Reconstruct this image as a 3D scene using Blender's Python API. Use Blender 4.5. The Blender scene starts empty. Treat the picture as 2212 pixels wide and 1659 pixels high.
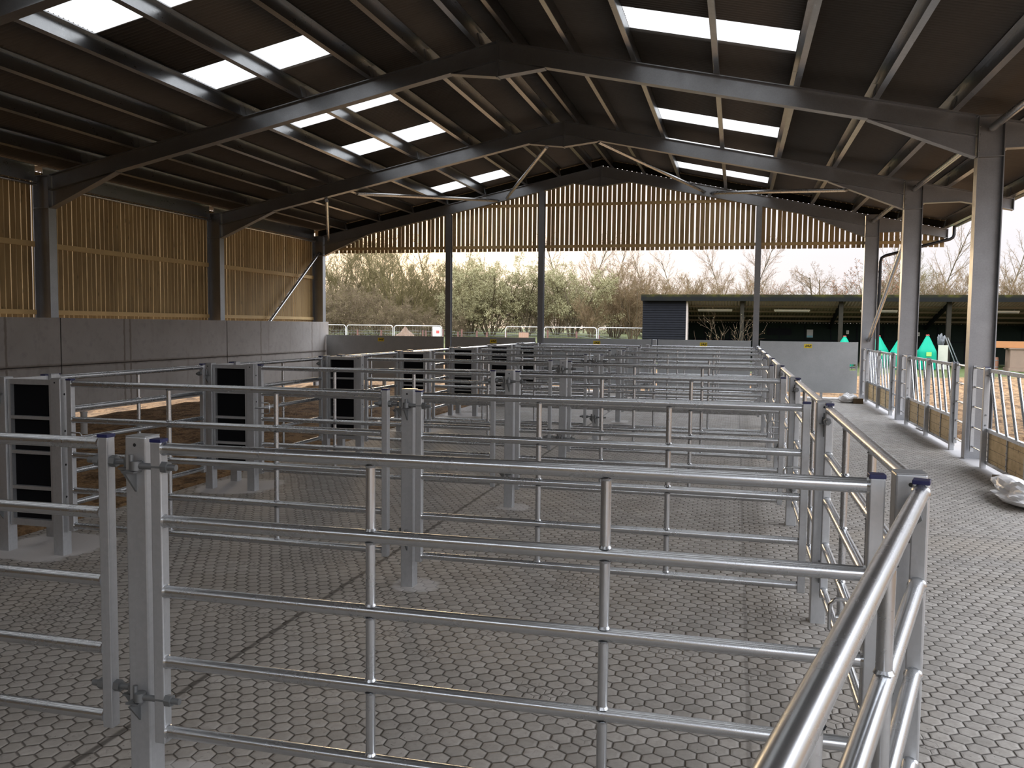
import bpy, bmesh, math, random
from mathutils import Vector, Matrix
random.seed(7)
R = math.radians
scene = bpy.context.scene
COL = scene.collection

# ------------------------------------------------------------------ camera
F_PX, YAW, PITCH, ROLL, EYE = 1886.67, 0.2504, -0.0664, 0.0109, 1.5939
cam_data = bpy.data.cameras.new('camera')
cam_data.sensor_fit = 'HORIZONTAL'
cam_data.sensor_width = 36.0
cam_data.lens = F_PX / 2212.0 * 36.0
cam_data.clip_start = 0.05
cam_data.clip_end = 600
cam = bpy.data.objects.new('camera', cam_data)
COL.objects.link(cam)
_fwd = Vector((-math.sin(YAW) * math.cos(PITCH), math.cos(YAW) * math.cos(PITCH), math.sin(PITCH)))
_rt = Vector((math.cos(YAW), math.sin(YAW), 0.0))
_up = _rt.cross(_fwd)
_r2 = math.cos(ROLL) * _rt + math.sin(ROLL) * _up
_u2 = -math.sin(ROLL) * _rt + math.cos(ROLL) * _up
_m = Matrix.Identity(4)
for i in range(3):
    _m[i][0], _m[i][1], _m[i][2] = _r2[i], _u2[i], -_fwd[i]
_m[2][3] = EYE
cam.matrix_world = _m
scene.camera = cam

# ------------------------------------------------------------------ exposure and sky
scene.view_settings.view_transform = 'Standard'
scene.view_settings.look = 'None'
scene.view_settings.gamma = 1.0
scene.view_settings.exposure = 0.0
scene.view_settings.use_curve_mapping = False

world = bpy.data.worlds.new('overcast_sky')
scene.world = world
world.use_nodes = True
wn, wl = world.node_tree.nodes, world.node_tree.links
wn.clear()
SUN_DIR = Vector((-math.sin(R(21)) * math.cos(R(6)), math.cos(R(21)) * math.cos(R(6)), math.sin(R(6))))
SKY_STRENGTH = 1.0
def build_sky():
    tc = wn.new('ShaderNodeTexCoord')
    sep = wn.new('ShaderNodeSeparateXYZ'); wl.new(tc.outputs['Generated'], sep.inputs[0])
    ramp = wn.new('ShaderNodeValToRGB')
    e = ramp.color_ramp.elements
    e[0].position = 0.0; e[0].color = (1.0, 0.95, 0.94, 1)
    e[1].position = 0.9; e[1].color = (4.6, 4.9, 5.4, 1)
    n = e.new(0.15); n.color = (0.98, 0.96, 1.03, 1)
    n = e.new(0.23); n.color = (3.6, 3.7, 4.0, 1)
    n = e.new(0.38); n.color = (5.6, 5.9, 6.5, 1)
    wl.new(sep.outputs['Z'], ramp.inputs[0])
    noise = wn.new('ShaderNodeTexNoise'); noise.inputs['Scale'].default_value = 2.2; noise.inputs['Detail'].default_value = 4
    mp = wn.new('ShaderNodeMapping'); mp.inputs['Scale'].default_value = (1, 1, 5)
    wl.new(tc.outputs['Generated'], mp.inputs[0]); wl.new(mp.outputs[0], noise.inputs['Vector'])
    nr = wn.new('ShaderNodeMapRange'); nr.inputs['To Min'].default_value = 0.86; nr.inputs['To Max'].default_value = 1.14
    wl.new(noise.outputs[0], nr.inputs[0])
    mul = wn.new('ShaderNodeVectorMath'); mul.operation = 'SCALE'
    wl.new(ramp.outputs[0], mul.inputs[0]); wl.new(nr.outputs[0], mul.inputs['Scale'])
    dot = wn.new('ShaderNodeVectorMath'); dot.operation = 'DOT_PRODUCT'
    dot.inputs[1].default_value = SUN_DIR
    wl.new(tc.outputs['Generated'], dot.inputs[0])
    mx = wn.new('ShaderNodeMath'); mx.operation = 'MAXIMUM'; mx.inputs[1].default_value = 0
    wl.new(dot.outputs['Value'], mx.inputs[0])
    acc = mul.outputs[0]
    for power, colr in ((26.0, (0.85, 0.50, 0.17)), (140.0, (1.6, 1.15, 0.6))):
        pw = wn.new('ShaderNodeMath'); pw.operation = 'POWER'; pw.inputs[1].default_value = power
        wl.new(mx.outputs[0], pw.inputs[0])
        sc = wn.new('ShaderNodeVectorMath'); sc.operation = 'SCALE'; sc.inputs[0].default_value = colr
        wl.new(pw.outputs[0], sc.inputs['Scale'])
        ad = wn.new('ShaderNodeVectorMath'); ad.operation = 'ADD'
        wl.new(acc, ad.inputs[0]); wl.new(sc.outputs[0], ad.inputs[1]); acc = ad.outputs[0]
    bg = wn.new('ShaderNodeBackground'); bg.inputs['Strength'].default_value = SKY_STRENGTH
    wl.new(acc, bg.inputs['Color'])
    out = wn.new('ShaderNodeOutputWorld'); wl.new(bg.outputs[0], out.inputs['Surface'])
build_sky()

sun_data = bpy.data.lights.new('low_sun', 'SUN')
sun_data.energy = 1.0
sun_data.color = (1.0, 0.72, 0.42)
sun_data.angle = R(9)
sun = bpy.data.objects.new('low_sun', sun_data)
COL.objects.link(sun)
sun.rotation_euler = (-SUN_DIR).to_track_quat('-Z', 'Y').to_euler()
sun.location = SUN_DIR * 100

# ------------------------------------------------------------------ shared dimensions (metres)
BAY = 4.8
FRAMES = [11.946 + BAY * k for k in (-3, -2, -1, 0, 1, 2)]       # portal frames along the barn
F1, F2, F3 = 11.946, 16.746, 21.546
XRIDGE, ZRIDGE, SLOPE = -3.30, 5.515, 0.2125                     # top of the rafters
XLEFT, XRIGHT = -10.737, 2.79                                    # inner faces of the columns
COL_D, RAF_D = 0.30, 0.255
PITCH_Y = 2.437
ROWS = [2.56] + [2.515 + PITCH_Y * k for k in range(1, 8)]                   # pen rows
XMID, XPOST, XUL, XUR = -1.905, 0.468, -4.88, -4.43
def raf_top(x): return ZRIDGE - SLOPE * abs(x - XRIDGE)
ORD = ['first', 'second', 'third', 'fourth', 'fifth', 'sixth', 'seventh', 'eighth', 'ninth', 'tenth', 'eleventh', 'twelfth']

# ------------------------------------------------------------------ material helpers
class Nodes:
    def __init__(self, name):
        self.mat = bpy.data.materials.new(name); self.mat.use_nodes = True
        self.t = self.mat.node_tree; self.n = self.t.nodes; self.l = self.t.links
        self.bsdf = self.n['Principled BSDF']
    def put(self, sock, v):
        if isinstance(v, bpy.types.NodeSocket): self.l.new(v, sock)
        elif isinstance(v, (tuple, list)) and len(v) == 3 and sock.type == 'RGBA': sock.default_value = (*v, 1)
        else: sock.default_value = v
    def m(self, op, a, b=0.0, c=None, clamp=False):
        k = self.n.new('ShaderNodeMath'); k.operation = op; k.use_clamp = clamp
        self.put(k.inputs[0], a); self.put(k.inputs[1], b)
        if c is not None: self.put(k.inputs[2], c)
        return k.outputs[0]
    def vec(self, op, a, b=None, scale=None):
        k = self.n.new('ShaderNodeVectorMath'); k.operation = op
        self.put(k.inputs[0], a)
        if b is not None: self.put(k.inputs[1], b)
        if scale is not None: self.put(k.inputs['Scale'], scale)
        return k.outputs['Value'] if op in ('LENGTH', 'DOT_PRODUCT') else k.outputs[0]
    def pos(self):
        return self.n.new('ShaderNodeNewGeometry').outputs['Position']
    def obj(self):
        return self.n.new('ShaderNodeTexCoord').outputs['Object']
    def rand(self):
        return self.n.new('ShaderNodeObjectInfo').outputs['Random']
    def xyz(self, v):
        k = self.n.new('ShaderNodeSeparateXYZ'); self.put(k.inputs[0], v); return k.outputs
    def comb(self, x, y, z=0.0):
        k = self.n.new('ShaderNodeCombineXYZ')
        for i, v in enumerate((x, y, z)): self.put(k.inputs[i], v)
        return k.outputs[0]
    def noise(self, v, scale, detail=3.0, rough=0.55, dist=0.0):
        k = self.n.new('ShaderNodeTexNoise'); self.put(k.inputs['Vector'], v)
        k.inputs['Scale'].default_value = scale; k.inputs['Detail'].default_value = detail
        k.inputs['Roughness'].default_value = rough; k.inputs['Distortion'].default_value = dist
        return k.outputs[0]
    def voro(self, v, scale, out='Color'):
        k = self.n.new('ShaderNodeTexVoronoi'); self.put(k.inputs['Vector'], v)
        k.inputs['Scale'].default_value = scale; return k.outputs[out]
    def white(self, v):
        k = self.n.new('ShaderNodeTexWhiteNoise'); k.noise_dimensions = '3D'; self.put(k.inputs['Vector'], v); return k.outputs[0]
    def scale(self, v, s):
        k = self.n.new('ShaderNodeMapping'); self.put(k.inputs[0], v); k.inputs['Scale'].default_value = s; return k.outputs[0]
    def rng(self, v, a, b, c=0.0, d=1.0, smooth=False):
        k = self.n.new('ShaderNodeMapRange')
        if smooth: k.interpolation_type = 'SMOOTHSTEP'
        for i, x in enumerate((v, a, b, c, d)): self.put(k.inputs[i], x)
        return k.outputs[0]
    def mix(self, f, a, b):
        k = self.n.new('ShaderNodeMix'); k.data_type = 'RGBA'; self.put(k.inputs[0], f)
        self.put(k.inputs[6], a); self.put(k.inputs[7], b); return k.outputs[2]
    def bump(self, h, dist, strength=1.0):
        k = self.n.new('ShaderNodeBump'); k.inputs['Distance'].default_value = dist
        k.inputs['Strength'].default_value = strength
        self.put(k.inputs['Height'], h); self.l.new(k.outputs[0], self.bsdf.inputs['Normal'])
    def set(self, base=None, rough=None, metal=None, spec=None):
        for nm, v in (('Base Color', base), ('Roughness', rough), ('Metallic', metal), ('Specular IOR Level', spec)):
            if v is not None: self.put(self.bsdf.inputs[nm], v)
        return self.mat

def plain(name, base, rough=0.6, metal=0.0, var=0.15, scale=6.0, bump=0.0, spec=None):
    k = Nodes(name); o = k.obj()
    n = k.noise(o, scale, 4)
    lo = tuple(c * (1 - var) for c in base); hi = tuple(min(1, c * (1 + var)) for c in base)
    k.set(k.mix(n, lo, hi), k.rng(n, 0, 1, max(0.02, rough - 0.06), min(1, rough + 0.06)), metal, spec)
    if bump: k.bump(k.noise(o, scale * 6, 4), bump)
    return k.mat

def galv(name, base, rough, metal, streak=(1, 1, 1), bump=0.0):
    """hot-dip galvanised steel: spangle cells, cloudy dulling and drag lines"""
    k = Nodes(name); o = k.obj()
    cell = k.voro(o, 70, 'Color')
    cellv = k.xyz(cell)[0]
    cloud = k.noise(k.vec('ADD', o, k.comb(k.m('MULTIPLY', k.rand(), 37.0), 0, 0)), 5.0, 5)
    drag = k.noise(k.scale(o, streak), 60, 3)
    f = k.m('ADD', k.m('MULTIPLY', cellv, 0.14), k.m('ADD', k.m('MULTIPLY', cloud, 0.58), k.m('MULTIPLY', drag, 0.28)))
    lo = tuple(c * 0.78 for c in base); hi = tuple(min(1, c * 1.2) for c in base)
    k.set(k.mix(f, lo, hi), k.rng(f, 0.25, 0.75, rough + 0.06, rough - 0.05), metal)
    if bump: k.bump(drag, bump)
    return k.mat

MAT = {}
MAT['galv'] = galv('galvanised_tube', (0.56, 0.57, 0.58), 0.25, 0.92, (0.06, 1, 1))
MAT['post'] = galv('galvanised_box_post', (0.47, 0.475, 0.48), 0.42, 0.72, (1, 1, 0.1))
MAT['frame_steel'] = galv('galvanised_frame_steel', (0.30, 0.305, 0.315), 0.42, 0.95)
MAT['purlin'] = galv('galvanised_purlin', (0.33, 0.34, 0.35), 0.30, 1.0, (1, 0.05, 1))
MAT['sheet'] = galv('galvanised_flat_sheet', (0.44, 0.455, 0.46), 0.42, 0.7)
MAT['dark_fitting'] = plain('dull_zinc_fitting', (0.20, 0.205, 0.205), 0.5, 0.7)
MAT['joint'] = plain('dark_joint_seal', (0.03, 0.026, 0.022), 0.9)
MAT['cap'] = plain('navy_plastic_cap', (0.012, 0.014, 0.07), 0.4)
MAT['black'] = plain('black_rubber_sheet', (0.005, 0.005, 0.006), 0.8, spec=0.1)
MAT['hole'] = plain('dark_hole', (0.01, 0.01, 0.01), 0.9)
MAT['black_pipe'] = plain('black_plastic_pipe', (0.012, 0.012, 0.014), 0.35)
MAT['yellow'] = plain('yellow_sticker', (0.75, 0.55, 0.03), 0.45, var=0.03)
MAT['ink'] = plain('black_lettering', (0.008, 0.008, 0.008), 0.5)
MAT['teal'] = plain('teal_woven_bag', (0.0, 0.25, 0.15), 0.6, var=0.12, scale=3, spec=0.2)
MAT['red'] = plain('red_loop', (0.62, 0.08, 0.07), 0.6)
MAT['white_paint'] = plain('white_paint', (0.45, 0.44, 0.42), 0.5)
MAT['white_plastic'] = plain('white_plastic_sheet', (0.72, 0.70, 0.69), 0.32, var=0.05)
MAT['lamp_white'] = plain('white_lamp_casing', (0.80, 0.76, 0.70), 0.4, var=0.04)
MAT['dark_board'] = plain('black_stained_board', (0.012, 0.0125, 0.015), 0.9, var=0.3, spec=0.08)
MAT['dark_inside'] = plain('dark_green_panelling', (0.014, 0.02, 0.016), 0.9, var=0.3, spec=0.08)
MAT['old_post'] = plain('weathered_timber_post', (0.026, 0.023, 0.017), 0.9, var=0.3, spec=0.1)
MAT['orange_timber'] = plain('orange_fresh_timber', (0.33, 0.14, 0.045), 0.6, var=0.1)
MAT['chest'] = plain('pinkish_carved_timber', (0.19, 0.13, 0.09), 0.7, var=0.15)
MAT['brown_drum'] = plain('brown_drum', (0.20, 0.09, 0.05), 0.6)
MAT['peach_board'] = plain('peach_board', (0.34, 0.20, 0.13), 0.7, var=0.05)
MAT['red_post'] = plain('red_brown_fence_post', (0.13, 0.06, 0.045), 0.8, var=0.3)
MAT['pinkish'] = plain('pink_grey_reveal', (0.42, 0.36, 0.32), 0.7)
MAT['cream_board'] = plain('cream_board', (0.42, 0.41, 0.33), 0.7)
MAT['pack_wood'] = plain('brown_packing_block', (0.12, 0.08, 0.04), 0.7)

def mat_timber(name, base, axis, sc):
    k = Nodes(name); p = k.pos(); o = k.xyz(p)
    coord = {'X': o[0], 'Y': o[1]}[axis]
    board = k.m('FLOOR', k.m('DIVIDE', k.m('SUBTRACT', coord, sc[1]), sc[0]))
    bid = k.white(k.comb(board, 3.3, 1.7))
    gv = k.vec('ADD', k.scale(p, (1, 1, 0.07)), k.comb(0, 0, k.m('MULTIPLY', bid, 40)))
    grain = k.noise(gv, 34, 4, 0.6, 0.6)
    knots = k.rng(k.voro(k.vec('ADD', k.scale(p, (1, 1, 0.45)), k.comb(0, 0, k.m('MULTIPLY', bid, 17))), 7.0, 'Distance'), 0.06, 0.17, 1.0, 0.0)
    stain = k.noise(k.scale(p, (1, 1, 0.4)), 3.2, 5)
    b = base
    c0 = k.mix(grain, tuple(x * 0.62 for x in b), tuple(min(1, x * 1.22) for x in b))
    c1 = k.mix(k.rng(bid, 0, 1, 0.0, 0.55), c0, tuple(x * y for x, y in zip(b, (0.55, 0.5, 0.42))))
    c2 = k.mix(k.m('MULTIPLY', knots, 0.65), c1, tuple(x * 0.28 for x in b))
    c3 = k.mix(k.rng(stain, 0.5, 0.75, 0, 0.55), c2, tuple(x * 0.4 for x in b))
    k.set(c3, 0.72, 0.0, 0.3); k.bump(grain, 0.0015)
    return k.mat
MAT['board_left'] = mat_timber('slatted_larch_left', (0.36, 0.25, 0.115), 'Y', (0.112, 0.0))
MAT['board_gable'] = mat_timber('slatted_larch_gable', (0.45, 0.32, 0.16), 'X', (0.118, 0.0))
MAT['rail_wood'] = plain('larch_rail', (0.52, 0.37, 0.17), 0.7, var=0.2, scale=4)

def mat_plank():
    k = Nodes('treated_pine_planks'); p = k.pos(); o = k.xyz(p)
    pid = k.white(k.comb(k.m('FLOOR', k.m('DIVIDE', o[2], 0.118)), k.m('FLOOR', k.m('DIVIDE', o[1], 1.58)), 2.0))
    grain = k.noise(k.vec('ADD', k.scale(p, (1, 0.08, 1)), k.comb(0, k.m('MULTIPLY', pid, 30), 0)), 40, 4, 0.6, 0.5)
    blot = k.noise(p, 9, 4)
    knots = k.rng(k.voro(p, 8, 'Distance'), 0.08, 0.2, 1, 0)
    joint = k.m('PINGPONG', o[2], 0.059)
    jm = k.rng(joint, 0.0, 0.005, 1.0, 0.0)
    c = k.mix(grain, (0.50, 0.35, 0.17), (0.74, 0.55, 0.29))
    c = k.mix(k.rng(blot, 0.45, 0.7, 0, 0.6), c, (0.42, 0.28, 0.12))
    c = k.mix(k.m('MULTIPLY', knots, 0.6), c, (0.12, 0.07, 0.03))
    c = k.mix(k.m('MULTIPLY', jm, 0.8), c, (0.05, 0.03, 0.015))
    k.set(c, 0.7); k.bump(k.m('SUBTRACT', grain, jm), 0.002)
    return k.mat
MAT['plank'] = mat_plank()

def mat_floor():
    k = Nodes('hexagon_imprinted_concrete'); p = k.pos(); o = k.xyz(p)
    x, y = o[0], o[1]
    big = k.noise(p, 0.7, 4); mid = k.noise(p, 3.0, 5); fine = k.noise(p, 60, 3)
    wob = k.noise(p, 2.3, 2)
    s3 = math.sqrt(3)
    px = k.m('ADD', k.m('DIVIDE', x, 0.08), k.m('MULTIPLY', wob, 0.5))
    py = k.m('ADD', k.m('DIVIDE', y, 0.08), k.m('MULTIPLY', k.noise(p, 1.9, 2), 0.5))
    def cell(ox, oy):
        ax = k.m('SUBTRACT', k.m('FLOORED_MODULO', k.m('ADD', px, ox), 1.0), 0.5)
        ay = k.m('SUBTRACT', k.m('FLOORED_MODULO', k.m('ADD', py, oy), s3), s3 / 2)
        return ax, ay, k.m('ADD', k.m('MULTIPLY', ax, ax), k.m('MULTIPLY', ay, ay))
    a, b = cell(0, 0), cell(0.5, s3 / 2)
    def hexdist(ox, oy, sc):
        qx = k.m('ADD', k.m('MULTIPLY', px, sc), ox); qy = k.m('ADD', k.m('MULTIPLY', py, sc), oy)
        r = []
        for sx, sy in ((0, 0), (0.5, s3 / 2)):
            ax = k.m('SUBTRACT', k.m('FLOORED_MODULO', k.m('ADD', qx, sx), 1.0), 0.5)
            ay = k.m('SUBTRACT', k.m('FLOORED_MODULO', k.m('ADD', qy, sy), s3), s3 / 2)
            u, v = k.m('ABSOLUTE', ax), k.m('ABSOLUTE', ay)
            r.append(k.m('MAXIMUM', u, k.m('ADD', k.m('MULTIPLY', u, 0.5), k.m('MULTIPLY', v, s3 / 2))))
        return k.m('MINIMUM', r[0], r[1])
    use_b = k.m('LESS_THAN', b[2], a[2])
    def pick(u, v): return k.m('ADD', k.m('MULTIPLY', use_b, v), k.m('MULTIPLY', k.m('SUBTRACT', 1.0, use_b), u))
    gx, gy = pick(a[0], b[0]), pick(a[1], b[1])
    agx, agy = k.m('ABSOLUTE', gx), k.m('ABSOLUTE', gy)
    d = k.m('MAXIMUM', agx, k.m('ADD', k.m('MULTIPLY', agx, 0.5), k.m('MULTIPLY', agy, s3 / 2)))
    wide = k.rng(mid, 0.3, 0.75, 0.452, 0.39)
    groove = k.rng(d, wide, 0.495, 0.0, 1.0, True)
    rounded = k.rng(d, 0.30, 0.5, 0.0, 1.0, True)
    twice = k.rng(k.noise(p, 1.55, 3), 0.57, 0.62, 0.0, 0.8)
    g2 = k.m('MULTIPLY', k.rng(hexdist(0.37, 0.22, 1.0), 0.44, 0.495, 0.0, 1.0, True), twice)
    crumb = k.m('MULTIPLY', k.rng(k.noise(p, 34, 4, 0.7), 0.60, 0.70, 0.0, 1.0), k.rng(k.noise(p, 2.4, 3), 0.42, 0.62, 0.15, 1.0))
    groove = k.m('MAXIMUM', groove, k.m('MAXIMUM', k.m('MULTIPLY', g2, 0.75), k.m('MULTIPLY', crumb, 0.5)))
    cid = k.white(k.comb(k.m('ROUND', k.m('MULTIPLY', k.m('SUBTRACT', px, gx), 2)), k.m('ROUND', k.m('MULTIPLY', k.m('SUBTRACT', py, gy), 2)), 0.5))
    # smooth hand-trowelled patches round the feet of the sheeted panels and posts
    def patch(xc, hx, yoff, hy):
        dx = k.m('ABSOLUTE', k.m('SUBTRACT', x, xc))
        yy = k.m('ABSOLUTE', k.m('SUBTRACT', k.m('FLOORED_MODULO', k.m('SUBTRACT', y, 2.515 + yoff - PITCH_Y / 2), PITCH_Y), PITCH_Y / 2))
        r = k.m('POWER', k.m('ADD', k.m('POWER', k.m('DIVIDE', dx, hx), 3.0), k.m('POWER', k.m('DIVIDE', yy, hy), 3.0)), 0.333)
        return k.rng(k.m('ADD', r, k.m('MULTIPLY', k.m('SUBTRACT', mid, 0.5), 1.0)), 0.9, 1.05, 1.0, 0.0)
    pm = k.m('MAXIMUM', patch(-4.66, 0.36, 0.16, 0.40), k.m('MULTIPLY', patch(-1.87, 0.15, 0.02, 0.15), 0.7))
    kerb = k.rng(k.m('ADD', x, k.m('MULTIPLY', k.m('SUBTRACT', mid, 0.5), 0.12)), 2.70, 2.76, 0.0, 1.0)
    smooth = k.m('MAXIMUM', pm, kerb)
    def line(c0, w): return k.rng(k.m('ABSOLUTE', k.m('SUBTRACT', k.m('ADD', x, k.m('MULTIPLY', k.m('SUBTRACT', mid, 0.5), 0.02)), c0)), w * 0.4, w, 1.0, 0.0)
    seam = k.m('MAXIMUM', line(-2.28, 0.02), k.m('MULTIPLY', line(0.09, 0.014), 0.5))
    for yc in (14.6, 7.35, 1.2):
        sy = k.rng(k.m('ABSOLUTE', k.m('SUBTRACT', y, yc)), 0.01, 0.03, 1.0, 0.0)
        seam = k.m('MAXIMUM', seam, k.m('MULTIPLY', k.m('MULTIPLY', sy, k.m('GREATER_THAN', x, 0.09)), 0.55))
    tile = k.mix(k.m('MULTIPLY', cid, 0.9), (0.315, 0.288, 0.255), (0.45, 0.412, 0.368))
    tile = k.mix(k.rng(k.noise(p, 18, 4, 0.65), 0.42, 0.68, 0, 0.45), tile, (0.22, 0.196, 0.168))
    zone = k.m('GREATER_THAN', x, -2.28)
    tile = k.mix(k.m('MULTIPLY', k.m('SUBTRACT', 1.0, zone), 0.35), tile, (0.28, 0.25, 0.22))
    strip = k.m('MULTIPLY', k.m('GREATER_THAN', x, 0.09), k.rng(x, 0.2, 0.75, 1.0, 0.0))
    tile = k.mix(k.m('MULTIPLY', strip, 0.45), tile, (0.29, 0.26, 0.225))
    dirt = k.rng(k.m('ADD', k.m('MULTIPLY', big, 0.6), k.m('MULTIPLY', mid, 0.4)), 0.47, 0.66, 0.0, 0.75)
    band = k.m('MULTIPLY', k.m('GREATER_THAN', x, 0.55), k.rng(k.m('ABSOLUTE', k.m('SUBTRACT', k.m('ADD', y, k.m('MULTIPLY', mid, 0.5)), 7.3)), 0.1, 0.5, 0.5, 0.0))
    tile = k.mix(k.m('MAXIMUM', k.m('MULTIPLY', dirt, 0.5), band), tile, (0.37, 0.31, 0.24))
    tile = k.mix(k.rng(fine, 0.35, 0.7, 0.18, 0.0), tile, (0.2, 0.18, 0.16))
    gcol = k.mix(mid, (0.07, 0.062, 0.052), (0.14, 0.122, 0.105))
    c = k.mix(groove, tile, gcol)
    sm = k.mix(mid, (0.44, 0.41, 0.39), (0.54, 0.51, 0.485))
    sm = k.mix(kerb, sm, (0.45, 0.43, 0.425))
    c = k.mix(smooth, c, sm)
    c = k.mix(k.m('MULTIPLY', seam, 0.8), c, (0.05, 0.042, 0.034))
    k.set(c, k.rng(mid, 0.3, 0.7, 0.62, 0.8), 0.0, 0.35)
    hgt = k.m('ADD', k.m('MULTIPLY', k.m('MULTIPLY', k.m('ADD', groove, k.m('MULTIPLY', rounded, 0.5)), k.m('SUBTRACT', 1.0, smooth)), -1.0), k.m('MULTIPLY', fine, 0.22))
    k.bump(hgt, 0.0045)
    return k.mat
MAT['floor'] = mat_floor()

def mat_ground():
    k = Nodes('bare_earth_and_grass'); p = k.pos(); o = k.xyz(p); x, y = o[0], o[1]
    n1 = k.noise(p, 0.5, 5); n2 = k.noise(p, 3.0, 6, 0.65); n3 = k.noise(p, 14, 5, 0.7); peb = k.voro(p, 26, 'Distance')
    earth = k.mix(n2, (0.08, 0.042, 0.018), (0.40, 0.235, 0.11))
    earth = k.mix(k.rng(n3, 0.52, 0.7, 0, 0.8), earth, (0.32, 0.22, 0.125))
    earth = k.mix(k.rng(n1, 0.45, 0.65, 0, 0.6), earth, (0.28, 0.18, 0.095))
    peb_dark = k.rng(peb, 0.0, 0.3, 0.75, 0.0)  # darker towards the centre of each pebble cell
    earth = k.mix(peb_dark, earth, (0.06, 0.034, 0.018))
    clod = k.noise(k.scale(p, (1, 0.6, 1)), 5.0, 6, 0.7)
    earth = k.mix(k.rng(clod, 0.48, 0.58, 0, 0.8), earth, (0.07, 0.038, 0.018))
    lawn = k.mix(n3, (0.04, 0.062, 0.016), (0.095, 0.105, 0.038))
    straw = k.mix(k.rng(n2, 0.45, 0.62), lawn, (0.13, 0.118, 0.06))
    edge = k.m('ADD', k.m('ADD', y, k.m('MULTIPLY', k.m('SUBTRACT', n1, 0.5), 6)), k.m('MULTIPLY', k.m('SUBTRACT', n2, 0.5), 5))
    gm = k.m('MULTIPLY', k.rng(edge, 33.8, 35.2), 1.0)
    right = k.m('MULTIPLY', k.m('GREATER_THAN', x, 3.0), k.m('GREATER_THAN', edge, 41.6))
    c = k.mix(gm, earth, k.mix(k.m('GREATER_THAN', x, -2.0), straw, lawn))
    k.set(c, 0.95, 0.0, 0.15)
    k.bump(k.m('ADD', k.m('MULTIPLY', n3, 0.7), k.m('MULTIPLY', peb, 0.5)), 0.05)
    return k.mat
MAT['ground'] = mat_ground()

def mat_concrete():
    k = Nodes('precast_concrete_panel'); p = k.pos(); o = k.xyz(p)
    n1 = k.noise(p, 1.4, 5); n2 = k.noise(p, 8, 5); n3 = k.noise(p, 70, 3)
    c = k.mix(n1, (0.29, 0.265, 0.24), (0.42, 0.39, 0.365))
    c = k.mix(k.rng(n2, 0.52, 0.72, 0, 0.4), c, (0.24, 0.22, 0.21))
    run = k.noise(k.scale(p, (1, 1, 0.12)), 6.5, 4)
    c = k.mix(k.rng(run, 0.58, 0.72, 0, 0.35), c, (0.2, 0.17, 0.14))
    seam = None
    for yc in (9.2, 10.86, 13.5, 13.66, 18.16, 20.68):
        w = k.m('ABSOLUTE', k.m('SUBTRACT', k.m('ADD', o[1], k.m('MULTIPLY', k.m('SUBTRACT', n2, 0.5), 0.05)), yc))
        s = k.rng(w, 0.012, 0.03, 1, 0)
        seam = s if seam is None else k.m('MAXIMUM', seam, s)
    hj = k.rng(k.m('ABSOLUTE', k.m('SUBTRACT', k.m('ADD', o[2], k.m('MULTIPLY', k.m('SUBTRACT', n2, 0.5), 0.05)), 0.868)), 0.01, 0.045, 1, 0)
    c = k.mix(k.m('MULTIPLY', k.m('MAXIMUM', seam, hj), 0.6), c, (0.12, 0.09, 0.065))
    k.set(c, 0.85, 0, 0.25); k.bump(k.m('ADD', n3, k.m('MULTIPLY', n2, 2)), 0.002)
    return k.mat
MAT['concrete'] = mat_concrete()

def mat_roof():
    k = Nodes('fibre_cement_roof_underside'); p = k.pos()
    n1 = k.noise(p, 0.9, 4); n2 = k.noise(k.scale(p, (0.2, 1, 1)), 25, 3)
    c = k.mix(n1, (0.115, 0.102, 0.088), (0.165, 0.147, 0.128))
    c = k.mix(k.m('MULTIPLY', n2, 0.4), c, (0.07, 0.06, 0.052))
    k.set(c, 0.8, 0, 0.3)
    return k.mat
MAT['roof'] = mat_roof()

def mat_rooflight():
    m = bpy.data.materials.new('translucent_rooflight'); m.use_nodes = True
    n, l = m.node_tree.nodes, m.node_tree.links; n.clear()
    tr = n.new('ShaderNodeBsdfTranslucent'); tr.inputs['Color'].default_value = (0.46, 0.445, 0.42, 1)
    gl = n.new('ShaderNodeBsdfPrincipled'); gl.inputs['Base Color'].default_value = (0.8, 0.8, 0.78, 1); gl.inputs['Roughness'].default_value = 0.35
    mx = n.new('ShaderNodeMixShader'); mx.inputs[0].default_value = 0.12
    l.new(tr.outputs[0], mx.inputs[1]); l.new(gl.outputs[0], mx.inputs[2])
    out = n.new('ShaderNodeOutputMaterial'); l.new(mx.outputs[0], out.inputs[0])
    return m
MAT['rooflight'] = mat_rooflight()

def mat_twig(name, base, var=0.35):
    k = Nodes(name); n = k.noise(k.obj(), 1.6, 3)
    k.set(k.mix(n, tuple(c * (1 - var) for c in base), tuple(c * (1 + var) for c in base)), 0.85, 0, 0.2)
    return k.mat
MAT['bark'] = mat_twig('grey_brown_bark', (0.10, 0.078, 0.046))
MAT['twig_olive'] = mat_twig('olive_twigs', (0.155, 0.125, 0.055))
MAT['twig_brown'] = mat_twig('purple_brown_twigs', (0.155, 0.112, 0.07))
MAT['twig_tan'] = mat_twig('tan_twigs', (0.20, 0.135, 0.075))
MAT['twig_hazed'] = mat_twig('hazed_buff_twigs', (0.30, 0.22, 0.16))  # buff twigs made lighter: distance haze is put into the colour
MAT['leaf_sage'] = mat_twig('sage_catkins', (0.31, 0.285, 0.155), 0.25)
MAT['leaf_rust'] = mat_twig('rust_leaves', (0.23, 0.11, 0.065), 0.3)
MAT['leaf_olive'] = mat_twig('olive_buds', (0.15, 0.13, 0.05), 0.3)

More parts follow.
